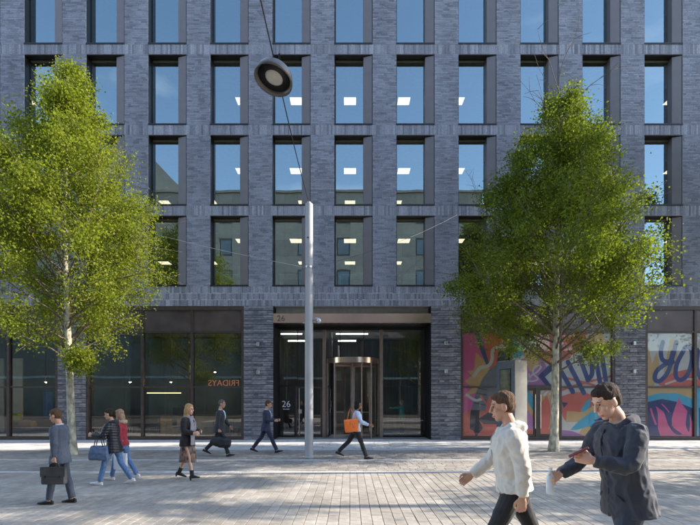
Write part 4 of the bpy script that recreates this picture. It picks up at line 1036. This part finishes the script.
    if O.get('zip'):
        z_ = MB().tube([surf(hem+(.5-hem)*q/9, 0) for q in range(10)], [(.004,.010)]*10, 8, flat=f).build('zip', O['zip'], root, smooth=True); z_.scale = (k,k,k)
        for e in (1,-1):
            z_ = MB().tube([surf(.02,.07*e), surf(-.02,.125*e)], [(.010,.008)]*2, 8, flat=f).build('pocket_flap', O['zip'], root, smooth=True); z_.scale = (k,k,k)
    if O.get('band'):
        for q_, (sh, elb, wr, fd, s_) in arms.items():
            z_ = MB().tube([sh.lerp(elb,.30), sh.lerp(elb,.345)], .074*O.get('sl_w',1), 18).build('sleeve_stripe', O['band'], root, smooth=True); z_.scale = (k,k,k)
    if O.get('collar'):
        n = 16; cp = [tp(.535+.02*math.cos(2*math.pi*j/n+math.pi), .060*math.cos(2*math.pi*j/n)+.004, .068*math.sin(2*math.pi*j/n)) for j in range(n+1)]
        co = MB().tube(cp, [(.010,.024)]*(n+1), 8, flat=u).build('collar', O['collar'], root, smooth=True); co.scale = (k,k,k)
    if O.get('shirt'):
        sh_ = MB().tube([tp(.53,.075), tp(.46,.128), tp(.36,.158), tp(.25,.150)], [(.012,.052),(.012,.05),(.01,.032),(.008,.008)], 10, flat=f).build('shirt', O['shirt'], root, smooth=True); sh_.scale = (k,k,k)
    if O.get('tie'):
        ti = MB().tube([tp(.515,.095), tp(.45,.142), tp(.36,.170), tp(.25,.160)], [(.012,.02),(.008,.022),(.008,.03),(.006,.02)], 8, flat=f).build('tie', O['tie'], root, smooth=True); ti.scale = (k,k,k)
    if O.get('hood'):
        hd_ = MB().tube([tp(.50,.07,.085), tp(.535,.0,.105), tp(.53,-.085,.06), tp(.525,-.105,0), tp(.53,-.085,-.06), tp(.535,.0,-.105), tp(.50,.07,-.085)], [.028,.036,.05,.055,.05,.036,.028], 10)
        put('hood', hd_, O['hood'], .009, 2, folds(.01, seed, 12))
    if O.get('scarf'):
        sc_ = MB(); n = 14
        sc_.tube([tp(.52+.012*math.sin(4*math.pi*j/n), .085*math.cos(2*math.pi*j/n)+.01, .088*math.sin(2*math.pi*j/n)) for j in range(n+1)], [(.03,.042)]*(n+1), 10, flat=f)
        sc_.tube([tp(.50,.10,-.04), tp(.38,.155,-.06), tp(.2,.165,-.07), tp(.02,.19,-.08), tp(-.12,.20,-.08)], [(.02,.06),(.02,.07),(.022,.08),(.02,.085),(.016,.09)], 10, flat=f)
        sc_.tube([tp(.50,.10,.04), tp(.36,.15,.06), tp(.15,.165,.06)], [(.02,.05),(.02,.06),(.016,.065)], 10, flat=f)
        put('scarf', sc_, O['scarf'], .008, 2, folds(.009, seed+4, 12, (1,1,.4)))
    W = Matrix.Translation((x,y,0)) @ Matrix.Rotation(R(face),4,'Z') @ Matrix.Scale(k,4)
    hands = {q: (W @ (a[2]+a[3]*.085), (W.to_3x3() @ a[3]).normalized()) for q, a in arms.items()}
    return root, hands, W, tp
EYE = mat('dark_eye', (.03,.02,.015), .2); LIP = mat('lips', (.42,.16,.13), .5)
HB = mat('dark_brown_hair', (.035,.022,.015), .8, var=.5, scale=60, bump=.9, bscale=120, stretch=(1,1,.25), spec=.3); HBR = mat('brown_hair', (.10,.055,.03), .8, var=.5, scale=60, bump=.9, bscale=120, stretch=(1,1,.25), spec=.3); HBL = mat('blond_hair', (.45,.28,.12), .8, var=.5, scale=60, bump=.9, bscale=120, stretch=(1,1,.25), spec=.3); HK = mat('black_hair', (.012,.010,.010), .8, var=.5, scale=60, bump=.9, bscale=120, stretch=(1,1,.25), spec=.3); HG = mat('greying_hair', (.14,.12,.10), .8, var=.5, scale=60, bump=.9, bscale=120, stretch=(1,1,.25), spec=.3); HS = mat('beige_hair', (.36,.24,.15), .8, var=.5, scale=60, bump=.9, bscale=120, stretch=(1,1,.25), spec=.3)
BLK = mat('black_leather', (.015,.014,.014), .35, var=.2, bump=.2, bscale=90)
def soft_bag(name, mb, m, vox=.009, amp=.008, seed=1): return link(name, to_mesh(mb, name, m, vox, 3, folds(amp, seed, 9)), None)
def handle(pts, r, m, parent, name='handle'): return MB().tube(pts, r, 8).build(name, m, parent, smooth=True)

# 1 man in blue-grey suit, walking left with a briefcase in the near hand
d1 = gd(503.5); x1 = gx(60,d1)
suit1 = cloth('blue_grey_suit', (.055,.072,.105), .8, var=.3, scale=60)
_, h, W, tp = person('man in blue-grey suit and pale tie walking with a black briefcase', x1, d1, 1.61, 180, dict(legL=(13,6,4), legR=(-9,6,0), armL=(-7,7,6,0), armR=(-2,8,20,5), lean=2, head=16, curlL=62, twist=4),
    dict(skin=SK[0], hair=('short',HBR), trousers=cloth('blue_grey_trousers', (.045,.058,.085), .8, var=.25, scale=60), top=suit1, hem=-.17, flare=.03, shoes=BLK, collar=cloth('white_shirt', (.62,.68,.76)), shirt=cloth('pale_blue_shirt', (.42,.55,.72)), tie=cloth('light_blue_tie', (.18,.34,.62))))
p = h['L'][0]; bc = empty('briefcase', (p.x-.0, p.y-.0, p.z-.36)); tag(bc, 'black leather briefcase held by the man in the blue-grey suit', 'briefcase')
bcm = mat('briefcase_leather', (.05,.052,.052), .5, var=.3, bump=.2, bscale=70)
MB().bbox(-.20,.20,-.045,.045,0,.285,.018).build('body', bcm, bc); MB().bbox(-.204,.204,-.049,-.0455,.13,.288,.001).build('flap', bcm, bc)
handle([(-.07,0,.285),(-.06,0,.335),(0,0,.35),(.06,0,.335),(.07,0,.285)], .010, BLK, bc)
for a in (-.12,.12): MB().bbox(a-.014,a+.014,-.056,-.05,.11,.15,.001).build('clasp', BLK, bc)

# 2 woman in black quilted jacket, blue tote; 3 her companion in red
jean = cloth('blue_jeans', (.10,.19,.36), .85, var=.3, scale=25); wsh = mat('white_trainers', (.72,.72,.72), .5)
d2 = gd(484.5); x2 = gx(114,d2)
_, h, W, tp = person('woman in black quilted jacket and blue jeans carrying a blue tote bag', x2, d2, 1.61, 180, dict(legL=(24,10,10), legR=(-16,18,-16), armL=(22,10,72,8), armR=(25,8,70,15), lean=5, head=14, curlL=45, curlR=40),
    dict(skin=SK[1], hair=('tied',HB), trousers=jean, leg_w=.92, top=mat('black_quilted_nylon', (.014,.015,.022), .42, var=.2), hem=-.17, infl=.038, flare=.015, sl_w=1.18, shoes=wsh, female=True, disp=puff(.016,.062), hood=cloth('black_hood', (.02,.02,.026))))
e = h['L'][0]; tb = empty('tote_bag', (e.x+.24, e.y-.05, e.z-.50)); tag(tb, 'slouchy denim-blue tote bag on the arm of the woman in black', 'bag')
bm_ = MB(); bm_.loft([[Vector((a*.185*w_, b*.07*w2, z)) for a, b in ((-1,-1),(-.5,-1.2),(0,-1.25),(.5,-1.2),(1,-1),(1,1),(.5,1.2),(0,1.25),(-.5,1.2),(-1,1))] for z, w_, w2 in ((0,.95,.9),(.03,1,1.1),(.15,.97,1.1),(.26,.88,.6),(.285,.85,.4))])
o = soft_bag('body', bm_, cloth('denim_blue_canvas', (.085,.13,.22), .8), .009, .012, 3); o.parent = tb
for yy in (-.04,.04): handle([(-.09,yy,.27),(-.06,yy,.42),(-.01,yy*.5,.50),(.05,yy,.42),(.09,yy,.27)], .009, BLK, tb)
ph_ = tag(MB().bbox(-.004,.004,-.037,.037,-.07,.08,.002).build('phone', M['black']), 'dark phone held up by the woman in the quilted jacket', 'phone'); e = h['R'][0]; ph_.location = (e.x-.03, e.y, e.z+.03); ph_.rotation_euler = (0, R(-25), 0)
d3 = 10.3; x3 = gx(122.5,d3)
_, h, W, tp = person('fair-haired woman in red top and jeans behind the woman in black', x3, d3, 1.56, 180, dict(legL=(20,10,8), legR=(-14,16,-12), armL=(-14,10,10,0), armR=(8,8,30,5), lean=4, head=8, curlL=60),
    dict(skin=SK[1], hair=('long',HS), trousers=jean, leg_w=.92, top=cloth('red_top', (.30,.018,.03), .8), hem=-.06, infl=.024, shoes=wsh, female=True, top_name='top', hood=cloth('fur_trim', (.42,.30,.20))))
e = h['L'][0]; wb = empty('paper_bag', (e.x+.0, e.y, e.z-.44)); tag(wb, 'white paper carrier bag held by the woman in red', 'bag')
MB().loft([[Vector((-.13,-.05*q,z)),Vector((.13,-.05*q,z)),Vector((.13,.05*q,z)),Vector((-.13,.05*q,z))] for z, q in ((0,1),(.2,.95),(.34,.7))]).build('body', mat('white_paper', (.72,.72,.74), .7), wb)
handle([(-.06,0,.335),(-.04,0,.42),(0,0,.435),(.04,0,.42),(.06,0,.335)], .005, M['whiteprint'], wb)

# 4 blond woman in patterned skirt
skm = mat('brown_patterned_skirt', (.15,.085,.06), .8, var=1.5, scale=11, c2=None); 
d4 = gd(480); x4 = gx(187.5,d4)
person('blond woman in black knit, grey scarf and brown patterned skirt', x4, d4, 1.62, -14, dict(legL=(-12,14,-14), legR=(15,5,6), armL=(10,8,75,30), armR=(0,10,78,22), lean=2, head=4, curlR=35),
    dict(skin=SK[1], hair=('long',HBL), skirt=skm, top=cloth('black_knit', (.014,.013,.014), .95), hem=-.16, infl=.035, flare=.01, sl_w=1.15, shoes=cloth('black_suede', (.013,.012,.012)), boot=True, heel=.055, female=True, top_name='jumper', scarf=cloth('grey_scarf', (.23,.22,.25), .95)))
# 5 man in dark suit with a holdall
d5 = gd(456.3); x5 = gx(219.5,d5)
_, h, W, tp = person('man in dark suit and open white collar carrying a black holdall', x5, d5, 1.80, -6, dict(legL=(-22,26,-22), legR=(24,6,12), armL=(14,10,25,5), armR=(-4,9,12,0), lean=5, head=4, curlR=65, twist=8),
    dict(skin=SK[0], hair=('short',HG), trousers=cloth('charcoal_trousers', (.022,.024,.028)), top=cloth('charcoal_suit', (.025,.028,.033)), hem=-.15, flare=.035, shoes=BLK, collar=bpy.data.materials['white_shirt'], shirt=bpy.data.materials['white_shirt']))
e = h['R'][0]; hb = empty('holdall', (e.x+.02, e.y-.02, e.z-.47)); tag(hb, 'large soft black holdall swinging from the hand of the dark-suited man', 'bag'); hb.rotation_euler = (0, R(10), 0)
bm_ = MB(); bm_.tube([(-.31,0,.18),(-.29,0,.18),(-.15,0,.17),(0,0,.165),(.15,0,.17),(.29,0,.18),(.31,0,.18)], [(.06,.05),(.12,.10),(.155,.12),(.165,.125),(.155,.12),(.12,.10),(.06,.05)], 16, flat=(0,0,1))
o = soft_bag('body', bm_, mat('black_nylon', (.018,.018,.022), .55, var=.25), .010, .014, 8); o.parent = hb
for yy in (-.06,.06): handle([(-.13,yy,.30),(-.09,yy*.6,.41),(-.02,yy*.15,.47),(.05,yy*.6,.42),(.13,yy,.30)], .011, BLK, hb)
# 6 man in navy suit with a phone
d6 = gd(452.6); x6 = gx(266,d6)
_, h, W, tp = person('man in navy suit striding with a phone past the banded pier', x6, d6, 1.80, 0, dict(legL=(-25,14,-18), legR=(27,4,14), armL=(12,8,74,10), armR=(8,8,78,8), lean=3, head=10, curlR=45, curlL=45),
    dict(skin=SK[0], hair=('short',HBR), trousers=cloth('navy_trousers', (.022,.028,.062)), top=cloth('navy_suit', (.024,.030,.070)), hem=-.15, flare=.03, shoes=BLK, collar=bpy.data.materials['white_shirt'], shirt=bpy.data.materials['pale_blue_shirt']))
e = h['R'][0]; ph_ = tag(MB().bbox(-.037,.037,-.004,.004,-.07,.07,.002).build('phone', M['black']), 'black phone in the hand of the navy-suited man', 'phone'); ph_.location = (e.x+.01, e.y+.02, e.z+.035); ph_.rotation_euler = (R(70),0,R(90))
# 7 woman with orange shoulder bag
d7 = gd(459); x7 = gx(356,d7)
_, h, W, tp = person('woman in pale blue shirt and black trousers with an orange shoulder bag', x7, d7, 1.77, 0, dict(legL=(-30,16,-20), legR=(22,2,6), armL=(-6,10,30,5), armR=(22,12,48,-4), lean=4, head=3, curlR=12),
    dict(skin=SK[2], hair=('bob',HK), trousers=cloth('black_trousers', (.012,.012,.015)), top=cloth('pale_blue_cotton', (.48,.58,.74), .85), hem=-.06, infl=.024, sl_w=1.05, shoes=BLK, female=True, top_name='shirt', collar=cloth('pale_blue_collar', (.48,.58,.74))))
om = mat('orange_leather', (.80,.17,.025), .5, var=.12, scale=6)
c = W @ Vector((-.12,-.27,1.04)); obg = empty('shoulder_bag', (c.x, c.y, c.z-.21)); tag(obg, 'bright orange shoulder bag worn by the woman in the pale blue shirt', 'bag'); obg.rotation_euler = (0, R(-6), 0)
bm_ = MB(); bm_.loft([[Vector((a*.20*w_, b*.06*w2, z)) for a, b in ((-1,-1),(-.5,-1.2),(0,-1.25),(.5,-1.2),(1,-1),(1,1),(.5,1.2),(0,1.25),(-.5,1.2),(-1,1))] for z, w_, w2 in ((0,.9,.9),(.03,.98,1.1),(.18,1,1.1),(.33,1.0,.8),(.37,.98,.5))])
o = soft_bag('body', bm_, om, .009, .008, 5); o.parent = obg
for yy in (-.02,.03): handle([(-.10,yy,.35),(-.04,yy+.06,.56),(.02,.10,.685),(.08,yy+.06,.56),(.12,yy,.35)], .010, om, obg, 'strap')
# 8 man in white jacket, close to the camera
d8 = 4.35; x8 = gx(514,d8)
person('man in off-white jacket and black trousers walking close by', x8, d8, 1.885, 180-10, dict(legL=(26,8,10), legR=(-24,16,-18), armL=(-16,8,18,0), armR=(22,8,30,5), lean=5, head=10, curlL=26),
    dict(skin=SK[0], hair=('short',HBR), trousers=bpy.data.materials['black_trousers'], top=cloth('off_white_jacket', (.60,.56,.50), .85, var=.1), hem=-.02, infl=.036, flare=.008, sl_w=1.08, shoes=BLK, fold=.010, ff=14, zip=cloth('cream_zip', (.42,.40,.36)), hood=cloth('off_white_hood', (.60,.58,.54))), vox=.0075)
# 9 man in dark jacket and cap
d9 = 3.80; x9 = gx(627,d9)
_, h, W, tp = person('dark-haired man in navy coat holding a maroon phone and a bottle', x9, d9, 1.925, 180+8, dict(legL=(16,6,6), legR=(-14,10,-8), armL=(20,10,82,18), armR=(24,9,40,6), lean=8, head=26, curlL=42, curlR=48, twist=4),
    dict(skin=SK[1], hair=('short',HB), trousers=cloth('dark_denim', (.02,.03,.055)), top=cloth('dark_navy_coat', (.022,.027,.042), .75, var=.2), hem=-.15, infl=.036, flare=.018, sl_w=1.02, shoes=BLK, fold=.010, zip=cloth('navy_zip', (.012,.014,.022)), ff=15, hood=cloth('navy_hood', (.024,.028,.042)), collar=cloth('navy_collar', (.02,.024,.038))), vox=.0075)
e, ed = h['L']; ph_ = tag(MB().bbox(-.04,.04,-.006,.006,-.078,.078,.003).build('phone', mat('maroon_phone_case', (.16,.03,.04), .4)), 'phone in a maroon case in the hand of the navy-coated man', 'phone'); ph_.location = (e.x-.02, e.y+.0, e.z+.045); ph_.rotation_euler = (R(60), 0, R(70))
e, ed = h['R']; bt = empty('water_bottle', (e.x-.02, e.y-.02, e.z-.12)); tag(bt, 'clear water bottle in the lower hand of the navy-coated man', 'bottle')
MB().lathe([(.028,0),(.032,.01),(.032,.12),(.030,.15),(.014,.185),(.013,.2)], 18).build('body', mat('bottle_plastic', (.55,.62,.66), .2, var=.2), bt, smooth=True); MB().lathe([(.016,.198),(.016,.22),(.014,.222)], 14).build('cap', M['whiteprint'], bt)
# 10 figure in teal inside the lobby
person('person in teal jacket with an arm held out inside the entrance glass', gx(402,23.4), 23.4, 1.75, 180, dict(legL=(6,3,0), legR=(-4,3,0), armL=(82,8,6,0), armR=(5,8,15,0), lean=0, head=4),
    dict(skin=SK[0], hair=('short',HBL), trousers=cloth('dark_green_trousers', (.02,.05,.05)), top=cloth('teal_jacket', (.02,.42,.32)), hem=-.12, shoes=BLK), vox=.011)
